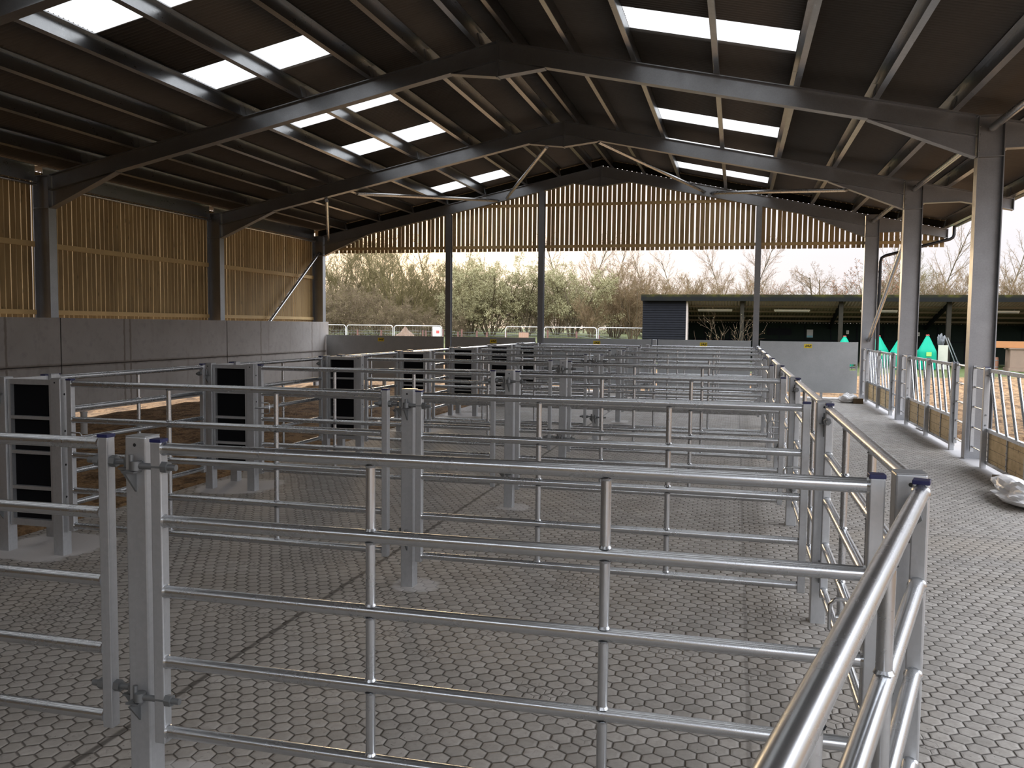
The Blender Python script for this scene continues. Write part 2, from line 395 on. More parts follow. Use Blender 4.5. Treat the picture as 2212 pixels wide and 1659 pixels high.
def mat_moss():
    k = Nodes('mossy_dark_fascia'); p = k.pos(); n = k.noise(p, 2.5, 5); z = k.xyz(p)[2]
    f = k.m('MULTIPLY', k.rng(n, 0.45, 0.7, 0.15, 0.75), k.rng(z, 3.0, 3.15, 0.05, 1.0))
    k.set(k.mix(f, (0.012, 0.0125, 0.013), (0.10, 0.092, 0.012)), 0.95, 0.0, 0.05)
    return k.mat
MAT['moss'] = mat_moss()
MAT['shed_roof'] = plain('stained_corrugated_underside', (0.17, 0.13, 0.09), 0.85, var=0.25, scale=2)

# ------------------------------------------------------------------ mesh helpers
class MB:
    """collects solids and links them as ONE mesh object"""
    def __init__(self): self.v = []; self.f = []; self.s = []
    def add(self, vs, fs, smooth=False):
        b = len(self.v); self.v += [tuple(x) for x in vs]
        for q in fs: self.f.append(tuple(b + i for i in q)); self.s.append(smooth)
    def box(self, c, s):
        x, y, z = c; a, b, d = s[0] / 2, s[1] / 2, s[2] / 2
        vs = [(x + i * a, y + j * b, z + k * d) for k in (-1, 1) for j in (-1, 1) for i in (-1, 1)]
        self.add(vs, [(0, 2, 3, 1), (4, 5, 7, 6), (0, 1, 5, 4), (2, 6, 7, 3), (0, 4, 6, 2), (1, 3, 7, 5)])
        return self
    def span(self, lo, hi):
        return self.box([(a + b) / 2 for a, b in zip(lo, hi)], [abs(b - a) for a, b in zip(lo, hi)])
    def beam(self, p0, p1, w, h, up=(0, 0, 1)):
        """a rectangular bar from p0 to p1, w across, h along up"""
        p0, p1 = Vector(p0), Vector(p1); d = (p1 - p0).normalized(); up = Vector(up)
        sx = d.cross(up).normalized() * (w / 2); uy = sx.cross(d).normalized() * (h / 2)
        vs = []
        for p in (p0, p1):
            vs += [p - sx - uy, p + sx - uy, p + sx + uy, p - sx + uy]
        self.add(vs, [(0, 3, 2, 1), (4, 5, 6, 7), (0, 1, 5, 4), (1, 2, 6, 5), (2, 3, 7, 6), (3, 0, 4, 7)])
        return self
    def tube(self, p0, p1, r, n=12, r1=None, caps=True):
        p0, p1 = Vector(p0), Vector(p1); d = (p1 - p0).normalized()
        a = d.orthogonal().normalized(); b = d.cross(a)
        r1 = r if r1 is None else r1; vs = []
        for p, q in ((p0, r), (p1, r1)):
            for i in range(n):
                t = 2 * math.pi * i / n
                vs.append(p + (a * math.cos(t) + b * math.sin(t)) * q)
        self.add(vs, [(i, (i + 1) % n, n + (i + 1) % n, n + i) for i in range(n)], True)
        if caps:
            self.add(vs[:n][::-1], [tuple(range(n))]); self.add(vs[n:], [tuple(range(n))])
        return self
    def path(self, pts, r, n=10, closed=False):
        pts = [Vector(p) for p in pts]; m = len(pts); rings = []; a = None
        for i, p in enumerate(pts):
            if closed: d = (pts[(i + 1) % m] - pts[i - 1]).normalized()
            else: d = (pts[min(i + 1, m - 1)] - pts[max(i - 1, 0)]).normalized()
            if a is None: a = d.orthogonal().normalized()
            a = (a - d * a.dot(d)).normalized(); b = d.cross(a)
            rings.append([p + (a * math.cos(2 * math.pi * k / n) + b * math.sin(2 * math.pi * k / n)) * r for k in range(n)])
        vs = [v for q in rings for v in q]; fs = []
        for i in range(m if closed else m - 1):
            j = (i + 1) % m
            fs += [(i * n + k, i * n + (k + 1) % n, j * n + (k + 1) % n, j * n + k) for k in range(n)]
        self.add(vs, fs, True)
        if not closed:
            self.add(rings[0][::-1], [tuple(range(n))]); self.add(rings[-1], [tuple(range(n))])
        return self
    def prism(self, poly, axis, a, b):
        """polygon in the plane across 'axis', extruded from a to b"""
        def mk(u, v, w): return {'X': (w, u, v), 'Y': (u, w, v), 'Z': (u, v, w)}[axis]
        n = len(poly); vs = [mk(u, v, a) for u, v in poly] + [mk(u, v, b) for u, v in poly]
        self.add(vs, [tuple(range(n))[::-1], tuple(range(n, 2 * n))] + [(i, (i + 1) % n, n + (i + 1) % n, n + i) for i in range(n)])
        return self
    def hexnut(self, p, d, r, h):
        p, d = Vector(p), Vector(d).normalized()
        k = MB(); k.tube(p - d * h / 2, p + d * h / 2, r, 6)
        for q, s in zip(k.f, k.s): pass
        b = len(self.v); self.v += k.v
        for q in k.f: self.f.append(tuple(b + i for i in q)); self.s.append(False)
        return self
    def lathe(self, prof, n=24, c=(0, 0, 0), wob=None):
        vs = []
        for j, (r, z) in enumerate(prof):
            for i in range(n):
                t = 2 * math.pi * i / n; q = r * (wob(t, j) if wob else 1.0)
                vs.append((c[0] + q * math.cos(t), c[1] + q * math.sin(t), c[2] + z))
        fs = [(j * n + i, j * n + (i + 1) % n, (j + 1) * n + (i + 1) % n, (j + 1) * n + i) for j in range(len(prof) - 1) for i in range(n)]
        self.add(vs, fs, True)
        self.add(vs[:n][::-1], [tuple(range(n))]); self.add(vs[-n:], [tuple(range(n))])
        return self
    def mesh(self, name, mat, fix=True):
        me = bpy.data.meshes.new(name); me.from_pydata(self.v, [], self.f); me.update()
        me.polygons.foreach_set('use_smooth', self.s)
        if fix:
            bm = bmesh.new(); bm.from_mesh(me)
            bmesh.ops.recalc_face_normals(bm, faces=bm.faces); bm.to_mesh(me); bm.free()
        me.materials.append(mat)
        return me
    def build(self, name, mat, parent=None, loc=None, fix=True, bevel=0.0):
        o = bpy.data.objects.new(name, self.mesh(name, mat, fix)); COL.objects.link(o)
        if parent is not None: o.parent = parent
        if loc is not None: o.location = loc
        if bevel:
            md = o.modifiers.new('edge', 'BEVEL'); md.width = bevel; md.segments = 2; md.limit_method = 'ANGLE'
        return o

def tag(o, label=None, cat=None, group=None, kind=None):
    if label: o['label'] = label
    if cat: o['category'] = cat
    if group: o['group'] = group
    if kind: o['kind'] = kind
    return o
def thing(name, label, cat, loc=(0, 0, 0), rz=0.0, group=None, kind='thing'):
    o = bpy.data.objects.new(name, None); COL.objects.link(o)
    o.empty_display_size = 0.1
    o.location = loc; o.rotation_euler = (0, 0, rz)
    return tag(o, label, cat, group, kind)
KIDS = {}
def kids(o): return [c for c in bpy.data.objects if c.parent == o]
def copy_tree(o, parent=None):
    c = o.copy(); COL.objects.link(c)
    if parent is not None: c.parent = parent
    if o not in KIDS: KIDS[o] = kids(o)
    for ch in KIDS[o]: copy_tree(ch, c)
    return c
def struct(o): o['kind'] = 'structure'; return o

# ------------------------------------------------------------------ floor and ground
fl = MB()
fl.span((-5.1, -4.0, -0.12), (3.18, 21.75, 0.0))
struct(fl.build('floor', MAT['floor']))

def sstep(a, b, x):
    t = max(0.0, min(1.0, (x - a) / (b - a))); return t * t * (3 - 2 * t)
from mathutils import noise as mnoise
def ground_z(x, y):
    z = -0.03
    rise = sstep(24, 37, y) * 0.55 * sstep(-4.0, -8.0, x) + sstep(37, 60, y) * 0.55 * sstep(-4.0, -8.0, x) + sstep(50, 66, y) * 0.4 * sstep(-8.0, 0.0, x)
    z += rise
    n = mnoise.noise(Vector((x * 0.9, y * 0.9, 0.3))) * 0.035 + mnoise.noise(Vector((x * 3.1, y * 3.1, 1.3))) * 0.022
    if -10.6 < x < -5.05 and y < 22: z += 0.02 + n * 0.6 + 0.05 * abs(mnoise.noise(Vector((x * 2.6, y * 2.0, 2.0)))) * sstep(-5.1, -5.5, x)
    elif x < -5.05 or y > 21.8 or x > 3.18:
        d = 1.0
        if x > 3.18 and y < 22: d = min(1.0, (x - 3.18) / 0.6)
        z += n * 1.5 * d - 0.03
        if x > 3.6 and y < 42: z += d * (mnoise.noise(Vector((x * 0.5, y * 0.35, 4.0))) * 0.06 + abs(mnoise.noise(Vector((x * 1.7, y * 1.2, 7.0)))) * 0.10 - 0.03)
    if -5.15 < x < 3.25 and y < 21.8: z = -0.14
    return z
def axis_vals(parts):
    out = []
    for a, b, st in parts:
        n = max(1, int(round((b - a) / st)))
        out += [a + (b - a) * i / n for i in range(n)]
    out.append(parts[-1][1]); return out
gxs = axis_vals([(-110, -34, 4), (-34, -11.6, 0.7), (-11.6, -5.3, 0.12), (-5.3, -5.05, 0.05), (-5.05, 3.2, 0.6), (3.2, 14, 0.2), (14, 40, 1.0), (40, 110, 5)])
gys = axis_vals([(-16, 4, 1.0), (4, 26, 0.14), (26, 46, 0.5), (46, 80, 2), (80, 170, 8)])
gv = [(x, y, ground_z(x, y)) for y in gys for x in gxs]
nx = len(gxs)
gf = [(j * nx + i, j * nx + i + 1, (j + 1) * nx + i + 1, (j + 1) * nx + i) for j in range(len(gys) - 1) for i in range(nx - 1)]
g = MB(); g.add(gv, gf, True)
struct(g.build('ground', MAT['ground'], fix=False))

# ------------------------------------------------------------------ steel frame
TF, TW, FW = 0.012, 0.009, 0.165
SIDE = {'left': 'left', 'right': 'right'}
FRAME_WORDS = {1: 'frame just overhead', 2: 'frame nearest in full view', 3: 'middle frame', 4: 'gable frame at the far end'}
def frame_name(k): return {2: 'overhead frame', 3: 'nearest full frame', 4: 'second full frame', 5: 'far gable frame'}[k]
def column(k, side):
    y = FRAMES[k]
    xi = XLEFT if side == 'left' else XRIGHT
    sg = -1 if side == 'left' else 1
    xo = xi + sg * COL_D; xc = (xi + xo) / 2
    top = raf_top(xc) + 0.01
    lab = {'left': 'galvanised steel column between slatted boarding on the left wall, ', 'right': 'galvanised steel column on the open right side, '}[side] + frame_name(k)
    t = thing('steel_column', lab, 'column', (xc, y, 0), 0, 'columns of the barn frame')
    z0 = 0.0 if side == 'right' else -0.10
    MB().span((-abs(xi - xc) + TF, -TW / 2, z0), (abs(xi - xc) - TF, TW / 2, top)).build('web', MAT['frame_steel'], t)
    for xx in (xi, xo):
        q = xx - xc; s = 1 if q > 0 else -1
        MB().span((q - s * TF, -FW / 2, z0), (q, FW / 2, top)).build('flange', MAT['frame_steel'], t)
    zh = 3.405 if side == 'left' else 3.715
    MB().span((-COL_D / 2 + TF, -FW / 2, zh - 0.006), (COL_D / 2 - TF, -TW / 2, zh + 0.006)).span((-COL_D / 2 + TF, TW / 2, zh - 0.006), (COL_D / 2 - TF, FW / 2, zh + 0.006)).build('stiffener', MAT['frame_steel'], t)
    MB().box((0, 0, top + 0.006), (COL_D + 0.03, FW + 0.02, 0.012)).build('cap_plate', MAT['frame_steel'], t)
    b = MB()
    for zz in (zh + 0.07, zh + 0.17, top - 0.22, top - 0.12):
        for yy in (-0.05, 0.05):
            b.hexnut(((xi - xc) + (sg * 0.018), yy, zz), (1, 0, 0), 0.016, 0.014)
    b.build('bolts', MAT['dark_fitting'], t)
for k in (2, 3, 4, 5):
    column(k, 'left'); column(k, 'right')

def sloped_web(poly, y, mat, parent, name):
    return MB().prism(poly, 'Y', y - TW / 2, y + TW / 2).build(name, mat, parent)
def flange_strip(pts, y, w, mat, parent, name):
    m = MB()
    for a, b in zip(pts, pts[1:]):
        m.beam((a[0], y, a[1]), (b[0], y, b[1]), w, TF)
    return m.build(name, mat, parent)
def rafter(k, side):
    y = FRAMES[k]
    sg = -1 if side == 'left' else 1
    xe = XLEFT + 0.014 if side == 'left' else XRIGHT - 0.014
    t = thing('steel_rafter', 'galvanised steel rafter with haunches on the %s roof slope, %s' % (side, frame_name(k)), 'rafter', (0, y, 0), 0, 'rafters of the barn frame')
    xr = XRIDGE + sg * 0.008
    w0 = [(xr, raf_top(xr) - TF), (xe, raf_top(xe) - TF), (xe, raf_top(xe) - RAF_D), (xr, raf_top(xr) - RAF_D)]
    sloped_web(w0, 0, MAT['frame_steel'], t, 'web')
    flange_strip([(xr, raf_top(xr) - TF / 2), (xe, raf_top(xe) - TF / 2)], 0, 0.146, MAT['frame_steel'], t, 'top_flange')
    flange_strip([(xr, raf_top(xr) - RAF_D + TF / 2), (xe, raf_top(xe) - RAF_D + TF / 2)], 0, 0.146, MAT['frame_steel'], t, 'bottom_flange')
    # eaves haunch
    zh = 3.405 if side == 'left' else 3.715
    xh = -9.489 if side == 'left' else 1.521
    poly = [(xe, raf_top(xe) - RAF_D), (xh, raf_top(xh) - RAF_D), (xe, zh)]
    hw = sloped_web(poly, 0, MAT['frame_steel'], t, 'eaves_haunch')
    flange_strip([(xh, raf_top(xh) - RAF_D - TF / 2), (xe, zh)], 0, 0.146, MAT['frame_steel'], hw, 'haunch_flange')
    # ridge haunch
    xa = XRIDGE + sg * 0.67
    poly = [(xr, raf_top(xr) - RAF_D), (xa, raf_top(xa) - RAF_D), (xr, 5.035)]
    rw = sloped_web(poly, 0, MAT['frame_steel'], t, 'ridge_haunch')
    flange_strip([(xa, raf_top(xa) - RAF_D - TF / 2), (xr, 5.035)], 0, 0.146, MAT['frame_steel'], rw, 'haunch_flange')
    MB().span((xr - 0.006, -0.08, 5.02), (xr + 0.006, 0.08, raf_top(xr) + 0.01)).build('end_plate', MAT['frame_steel'], t)
for k in (2, 3, 4, 5):
    rafter(k, 'left'); rafter(k, 'right')
def outrigger(k):
    y = FRAMES[k]; x0, x1 = XRIGHT + COL_D + 0.002, 4.51
    t = thing('canopy_beam', 'short galvanised beam carrying the roof overhang outside the right column, %s' % frame_name(k), 'beam', (0, y, 0), 0, 'overhang beams')
    poly = [(x0, raf_top(x0)), (x1, raf_top(x1)), (x1, raf_top(x1) - 0.19), (3.7, raf_top(3.7) - 0.20), (x0, 3.815)]
    sloped_web(poly, 0, MAT['frame_steel'], t, 'web')
    flange_strip([(x0, raf_top(x0) - TF / 2), (x1, raf_top(x1) - TF / 2)], 0, 0.14, MAT['frame_steel'], t, 'top_flange')
    flange_strip([(x0, 3.815), (3.7, raf_top(3.7) - 0.20), (x1, raf_top(x1) - 0.19)], 0, 0.14, MAT['frame_steel'], t, 'bottom_flange')
    MB().span((x1, -0.075, raf_top(x1) - 0.20), (x1 + 0.012, 0.075, raf_top(x1) + 0.01)).build('end_plate', MAT['frame_steel'], t)
for k in (2, 3, 4, 5): outrigger(k)

# purlins: Z sections lying on the rafters, one length per bay
PUR = [0.24, 1.02, 1.86, 2.93, 3.93, 4.88, 5.79, 6.75]
PUR_H = 0.20
UPN = {1: Vector((SLOPE, 0, 1)).normalized(), -1: Vector((-SLOPE, 0, 1)).normalized()}
def purlin_mesh(length):
    """local: x down the slope, y along the barn, z up from the rafter"""
    m = MB()
    m.span((-0.003, 0, 0.0), (0.003, length, PUR_H))
    m.span((0.003, 0, 0.0), (0.065, length, 0.005)).span((0.062, 0, 0.005), (0.067, length, 0.018))
    m.span((-0.065, 0, PUR_H - 0.005), (-0.003, length, PUR_H)).span((-0.067, 0, PUR_H - 0.018), (-0.062, length, PUR_H - 0.005))
    return m.mesh('purlin', MAT['purlin'])
ME_PUR = purlin_mesh(BAY - 0.008)
CLEAT = MB().span((-0.012, -0.03, 0.0), (-0.003, 0.09, 0.16)).mesh('cleat', MAT['frame_steel'])
BAYW = {2: 'bay nearest the camera', 3: 'middle bay', 4: 'far bay'}
for k in (2, 3, 4):
    for sg, side in ((-1, 'left'), (1, 'right')):
        ns = PUR + ([7.72] if sg == 1 else [])
        for i, dd in enumerate(ns):
            x = XRIDGE + sg * dd
            nm = 'steel purlin, %s down from the ridge on the %s slope, %s' % (ORD[i], side, BAYW[k])
            if i == 0: nm = 'steel purlin next to the ridge on the %s slope, %s' % (side, BAYW[k])
            if i == 8: nm = 'steel eaves purlin along the edge of the right overhang, %s' % BAYW[k]
            t = thing('purlin', nm, 'purlin', (x, FRAMES[k] + 0.004, raf_top(x)), 0, 'roof purlins')
            # rotate about Y so that local x runs down the slope
            t.rotation_euler = (0, math.atan(SLOPE), 0) if sg == 1 else (0, math.atan(SLOPE), math.pi)
            if sg == -1: t.location.y = FRAMES[k + 1] - 0.004
            o = bpy.data.objects.new('section', ME_PUR); COL.objects.link(o); o.parent = t
            for yy in (0.03, BAY - 0.10):
                c = bpy.data.objects.new('cleat', CLEAT); COL.objects.link(c); c.parent = t; c.location = (0, yy, 0)
# eaves beam and head rail over the left boarding
for k in (2, 3, 4):
    y0, y1 = FRAMES[k] + 0.084, FRAMES[k + 1] - 0.084
    t = thing('eaves_beam', 'channel-shaped steel eaves beam above the left boarding, %s' % BAYW[k], 'beam', (-10.985, y0, 3.98), 0, 'left eaves beams')
    L = y1 - y0
    MB().span((-0.003, 0, -0.165), (0.003, L, 0.10)).span((0.003, 0, -0.165), (0.07, L, -0.159)).span((0.003, 0, 0.094), (0.07, L, 0.10)).build('channel', MAT['purlin'], t)
    q = thing('head_rail', 'thin bright steel rail along the top of the left boarding, %s' % BAYW[k], 'rail', (-10.99, y0, 3.755), 0, 'left head rails')
    MB().tube((0.03, 0, 0.022), (0.03, L, 0.022), 0.024, 12).build('rail', MAT['galv'], q)

# ------------------------------------------------------------------ roof and rooflights
ROOF_Z = PUR_H / math.cos(math.atan(SLOPE)) + 0.027
LIGHT_Y = [(-1.77, -0.95), (0.66, 1.48), (3.10, 3.92), (5.54, 6.36), (7.97, 8.77), (10.42, 11.23), (12.86, 13.68), (15.27, 16.12), (17.70, 18.52), (20.17, 21.03)]
L0, L1 = 2.10, 3.96     # distance from the ridge (left); right differs a little
R0, R1 = 1.90, 3.90
CP = 0.0733
def corr(y): return 0.019 * math.sin(2 * math.pi * y / CP)
def roof_strip(m, sg, d0, d1, ya, yb):
    n = max(6, int(round((yb - ya) / CP * 6))); vs = []
    for d in (d0, d1):
        for i in range(n + 1):
            y = ya + (yb - ya) * i / n
            vs.append((XRIDGE + sg * d, y, raf_top(XRIDGE + sg * d) + ROOF_Z + corr(y)))
    k = n + 1
    m.add(vs, [(i, i + 1, k + i + 1, k + i) for i in range(n)], True)
def roof_slope(sg, name):
    d0, d1 = (L0, L1) if sg == -1 else (R0, R1)
    dend = 7.95 if sg == -1 else 8.02
    m = MB()
    roof_strip(m, sg, 0.0, d0, -4.2, 21.92); roof_strip(m, sg, d1, dend, -4.2, 21.92)
    ys = [-4.2] + [v for p in LIGHT_Y for v in p] + [21.92]
    for a, b in zip(ys[0::2], ys[1::2]): roof_strip(m, sg, d0, d1, a, b)
    o = m.build(name, MAT['roof'], fix=False)
    md = o.modifiers.new('thickness', 'SOLIDIFY'); md.thickness = 0.008; md.offset = 1
    struct(o)
roof_slope(-1, 'ceiling_left'); roof_slope(1, 'ceiling_right')
LW = ['nearest the camera', 'second from the camera', 'third from the camera', 'fourth from the camera', 'fifth from the camera', 'farthest, by the gable']
for sg, side in ((-1, 'left'), (1, 'right')):
    for i, (a, b) in enumerate(LIGHT_Y):
        d0, d1 = (L0, L1) if sg == -1 else (R0, R1)
        m = MB(); roof_strip(m, sg, d0 - 0.04, d1 + 0.04, a - 0.02, b + 0.02)
        o = m.build('rooflight', MAT['rooflight'], fix=False)
        for v in o.data.vertices: v.co.z += 0.012
        i -= 4
        if i < 0 or (sg == 1 and i == 0): struct(o); o.name = 'ceiling_rooflight'
        else: tag(o, 'translucent white corrugated rooflight sheet in the %s roof slope, %s' % (side, LW[i]), 'rooflight', 'rooflights', 'thing')

# ------------------------------------------------------------------ bracing tubes
def brace(name, label, p0, p1, r=0.038, lug=True):
    p0, p1 = Vector(p0), Vector(p1)
    t = thing(name, label, 'brace', p0, 0, 'bracing tubes')
    d = p1 - p0; u = d.normalized()
    MB().tube(u * 0.05, d - u * 0.05, r, 14).build('tube', MAT['galv'], t)
    if lug:
        m = MB(); m.beam((0, 0, 0), u * 0.12, 0.07, 0.01); m.build('end_lug', MAT['frame_steel'], t)
        m = MB(); m.beam(d, d - u * 0.12, 0.07, 0.01); m.build('end_lug', MAT['frame_steel'], t)
brace('roof_brace', 'slanting tube brace left of the ridge joining the far gable rafter', (-3.637, F2, 5.06), (-5.709, F3, 4.80))
brace('roof_brace', 'long flat-lying tube brace low on the left roof slope in the far bay', (-7.637, F2, 4.27), (-5.914, F3, 4.75))
brace('roof_brace', 'slanting tube brace right of the ridge joining the far gable rafter', (-2.665, F2, 5.12), (-0.82, F3, 4.83))
brace('roof_brace', 'long flat-lying tube brace low on the right roof slope in the far bay', (1.856, F2, 4.08), (-0.674, F3, 4.80))
brace('roof_brace', 'short tube brace in the far left roof corner seen nearly upright', (-8.281, F2, 4.15), (-10.60, F3 - 0.02, 3.80))
brace('eaves_tie', 'tube tie along the right column tops, overhead frame to nearest full frame', (2.945, FRAMES[2] + 0.02, 4.06), (2.945, F1 - 0.02, 4.06), 0.045, False)
brace('eaves_tie', 'tube tie along the right column tops, nearest to second full frame', (2.945, F1 + 0.02, 4.06), (2.945, F2 - 0.02, 4.06), 0.045, False)
brace('eaves_tie', 'tube tie along the right column tops, second frame to far gable frame', (2.945, F2 + 0.02, 4.06), (2.945, F3 - 0.02, 4.06), 0.045, False)
brace('wall_brace', 'diagonal bright tube brace across the left boarding in the far bay', (-10.86, F3 - 0.03, 3.50), (-10.86, 17.4, 0.55), 0.042)
brace('wall_brace', 'diagonal tube brace between the two far right columns', (2.945, F3 - 0.03, 1.33), (2.945, F2 + 0.03, 3.52), 0.042)

# ------------------------------------------------------------------ left wall: concrete panels and slatted boarding
BX = -11.062
def boarding(name, y0, y1):
    m = MB(); y = y0 + 0.01; rng = random.Random(int(y0 * 10) + 3)
    while y < y1 - 0.06:
        w = 0.0975 + rng.uniform(-0.003, 0.002)
        if rng.random() < 0.05: w -= 0.012
        lean = rng.uniform(-0.003, 0.003)
        bow = rng.uniform(-0.004, 0.004)
        n = 6; z0, z1 = 1.55, 4.0; vs = []
        for i in range(n + 1):
            f = i / n; z = z0 + (z1 - z0) * f; off = lean * (f - 0.5) * 2 + bow * math.sin(f * math.pi)
            vs += [(BX - 0.011, y + off, z), (BX + 0.011, y + off, z), (BX + 0.011, y + w + off, z), (BX - 0.011, y + w + off, z)]
        fs = [(0, 3, 2, 1), (n * 4, n * 4 + 1, n * 4 + 2, n * 4 + 3)]
        for i in range(n):
            for j in range(4): fs.append((i * 4 + j, i * 4 + (j + 1) % 4, i * 4 + 4 + (j + 1) % 4, i * 4 + 4 + j))
        m.add(vs, fs)
        y += 0.112
    return struct(m.build(name, MAT['board_left']))
for nm, k in (('wall_left', 2), ('wall_left_middle', 3), ('wall_left_far', 4)):
    w = boarding(nm, FRAMES[k], FRAMES[k + 1])
    for z, h in ((2.83, 0.085), (1.735, 0.075)):
        MB().span((BX + 0.012, FRAMES[k] + 0.09, z - h / 2), (BX + 0.06, FRAMES[k + 1] - 0.09, z + h / 2)).build('rail', MAT['rail_wood'], w)
struct(MB().span((-11.0, -4.05, -0.1), (0.3, -4.0, 4.75)).build('wall_front_light_blocker', MAT['rail_wood']))  # unseen wall added behind the camera, cut to darken the left foreground
struct(MB().span((-11.02, -4.0, 1.64), (-10.99, FRAMES[2], 4.0)).build('wall_left_near', MAT['board_left']))
for k in (1, 2, 3, 4):
    y0, y1 = FRAMES[k] + 0.03, FRAMES[k + 1] + 0.03
    if k == 4: y1 = FRAMES[5] + 0.10
    if k == 1: y0 = -4.0
    for c, (z0, z1) in enumerate(((0.075, 0.858), (0.870, 1.645))):
        m = MB().span((-10.733, y0 + 0.012, z0), (-10.655, y1 - 0.012, z1))
        o = m.build('concrete_panel', MAT['concrete'], bevel=0.006)
        q = MB().span((-10.73, y0 - 0.012, z0), (-10.668, y0 + 0.012, z1))
        if c == 0: q.span((-10.73, y0 + 0.012, z1 + 0.0005), (-10.668, y1 - 0.012, z1 + 0.0115))
        q.build('joint_seal', MAT['joint'], o)
        if k == 1: struct(o); o.name = 'wall_left_concrete'
        else: tag(o, 'grey precast concrete wall panel, %s course of the left wall, %s' % (('lower', 'upper')[c], BAYW[k]), 'wall panel', 'concrete wall panels', 'thing')

# ------------------------------------------------------------------ gable boarding and posts
def gable():
    m = MB(); x = -11.06; rng = random.Random(5)
    while x < 4.50:
        w = 0.0915 + rng.uniform(-0.003, 0.002)
        off = rng.uniform(-0.004, 0.004)
        if rng.random() < 0.04: off += 0.012
        z0 = 3.475 + rng.uniform(-0.004, 0.004)
        def tz(q): return raf_top(q) + ROOF_Z - 0.03
        a, b = x + off, x + off + w
        if a < XRIDGE < b: poly = [(a, z0), (b, z0), (b, tz(b)), (XRIDGE, tz(XRIDGE)), (a, tz(a))]
        else: poly = [(a, z0), (b, z0), (b, tz(b)), (a, tz(a))]
        m.prism(poly, 'Y', 21.665, 21.687)
        x += 0.118
    w = struct(m.build('wall_back', MAT['board_gable']))
    for z, xa, xb in ((3.59, -10.7, 4.4), (4.62, -6.6, 0.0)):
        MB().span((xa, 21.628, z - 0.035), (xb, 21.664, z + 0.035)).build('rail', MAT['rail_wood'], w)
gable()
for sg, nm in ((-1, 'trim_1'), (1, 'trim_2')):
    xe = -10.95 if sg == -1 else 4.5
    m = MB(); za, zb = raf_top(XRIDGE), raf_top(xe)
    m.prism([(XRIDGE, za + 0.035), (xe, zb + 0.035), (xe, zb + 0.185), (XRIDGE, za + 0.185)], 'Y', 21.63, 21.662)
    struct(m.build(nm, MAT['old_post']))
for i, (xa, xb, ws) in enumerate(((-7.295, -7.144, 'left of the three'), (-4.857, -4.703, 'middle of the three'), (0.371, 0.519, 'right of the three'))):
    xc = (xa + xb) / 2; top = raf_top(xc) - RAF_D - 0.004
    t = thing('gable_post', 'slim steel gable post rising behind the solid gates, %s' % ws, 'post', (xc, F3 - 0.01, 0), 0, 'gable posts')
    w2 = (xb - xa) / 2 * 0.9
    MB().span((-w2, -0.075, -0.05), (w2, -0.066, top)).build('flange', MAT['frame_steel'], t)
    MB().span((-w2, 0.066, -0.05), (w2, 0.075, top)).build('flange', MAT['frame_steel'], t)
    MB().span((-0.004, -0.066, -0.05), (0.004, 0.066, top)).build('web', MAT['frame_steel'], t)

# ------------------------------------------------------------------ solid sheeted gates across the far end
def letters(parent, loc, size):
    cu = bpy.data.curves.new('lettering', 'FONT'); cu.body = 'IAE'
    cu.size = size; cu.align_x = 'CENTER'; cu.align_y = 'CENTER'; cu.extrude = 0.0008; cu.offset = size * 0.03; cu.shear = 0.3
    cu.space_character = 1.0
    tmp = bpy.data.objects.new('tmp', cu); COL.objects.link(tmp)
    bpy.context.view_layer.update()
    me = bpy.data.meshes.new_from_object(tmp.evaluated_get(bpy.context.evaluated_depsgraph_get()))
    bpy.data.objects.remove(tmp); bpy.data.curves.remove(cu)
    me.materials.clear(); me.materials.append(MAT['ink'])
    o = bpy.data.objects.new('lettering', me); COL.objects.link(o)
    o.parent = parent; o.location = loc; o.rotation_euler = (math.pi / 2, 0, 0); o.scale = (1.3, 1, 1)
    return o
SHEETS = [(-10.63, -7.33, -9.056, 'against the concrete wall at the left end'), (-7.10, -4.90, -5.987, 'between the left and middle gable posts'),
          (-4.68, -2.00, -3.333, 'just right of the middle gable post'), (-1.84, 0.34, -0.755, 'just left of the right gable post'), (0.55, 2.72, 1.625, 'closing the right passage, square latch hole')]
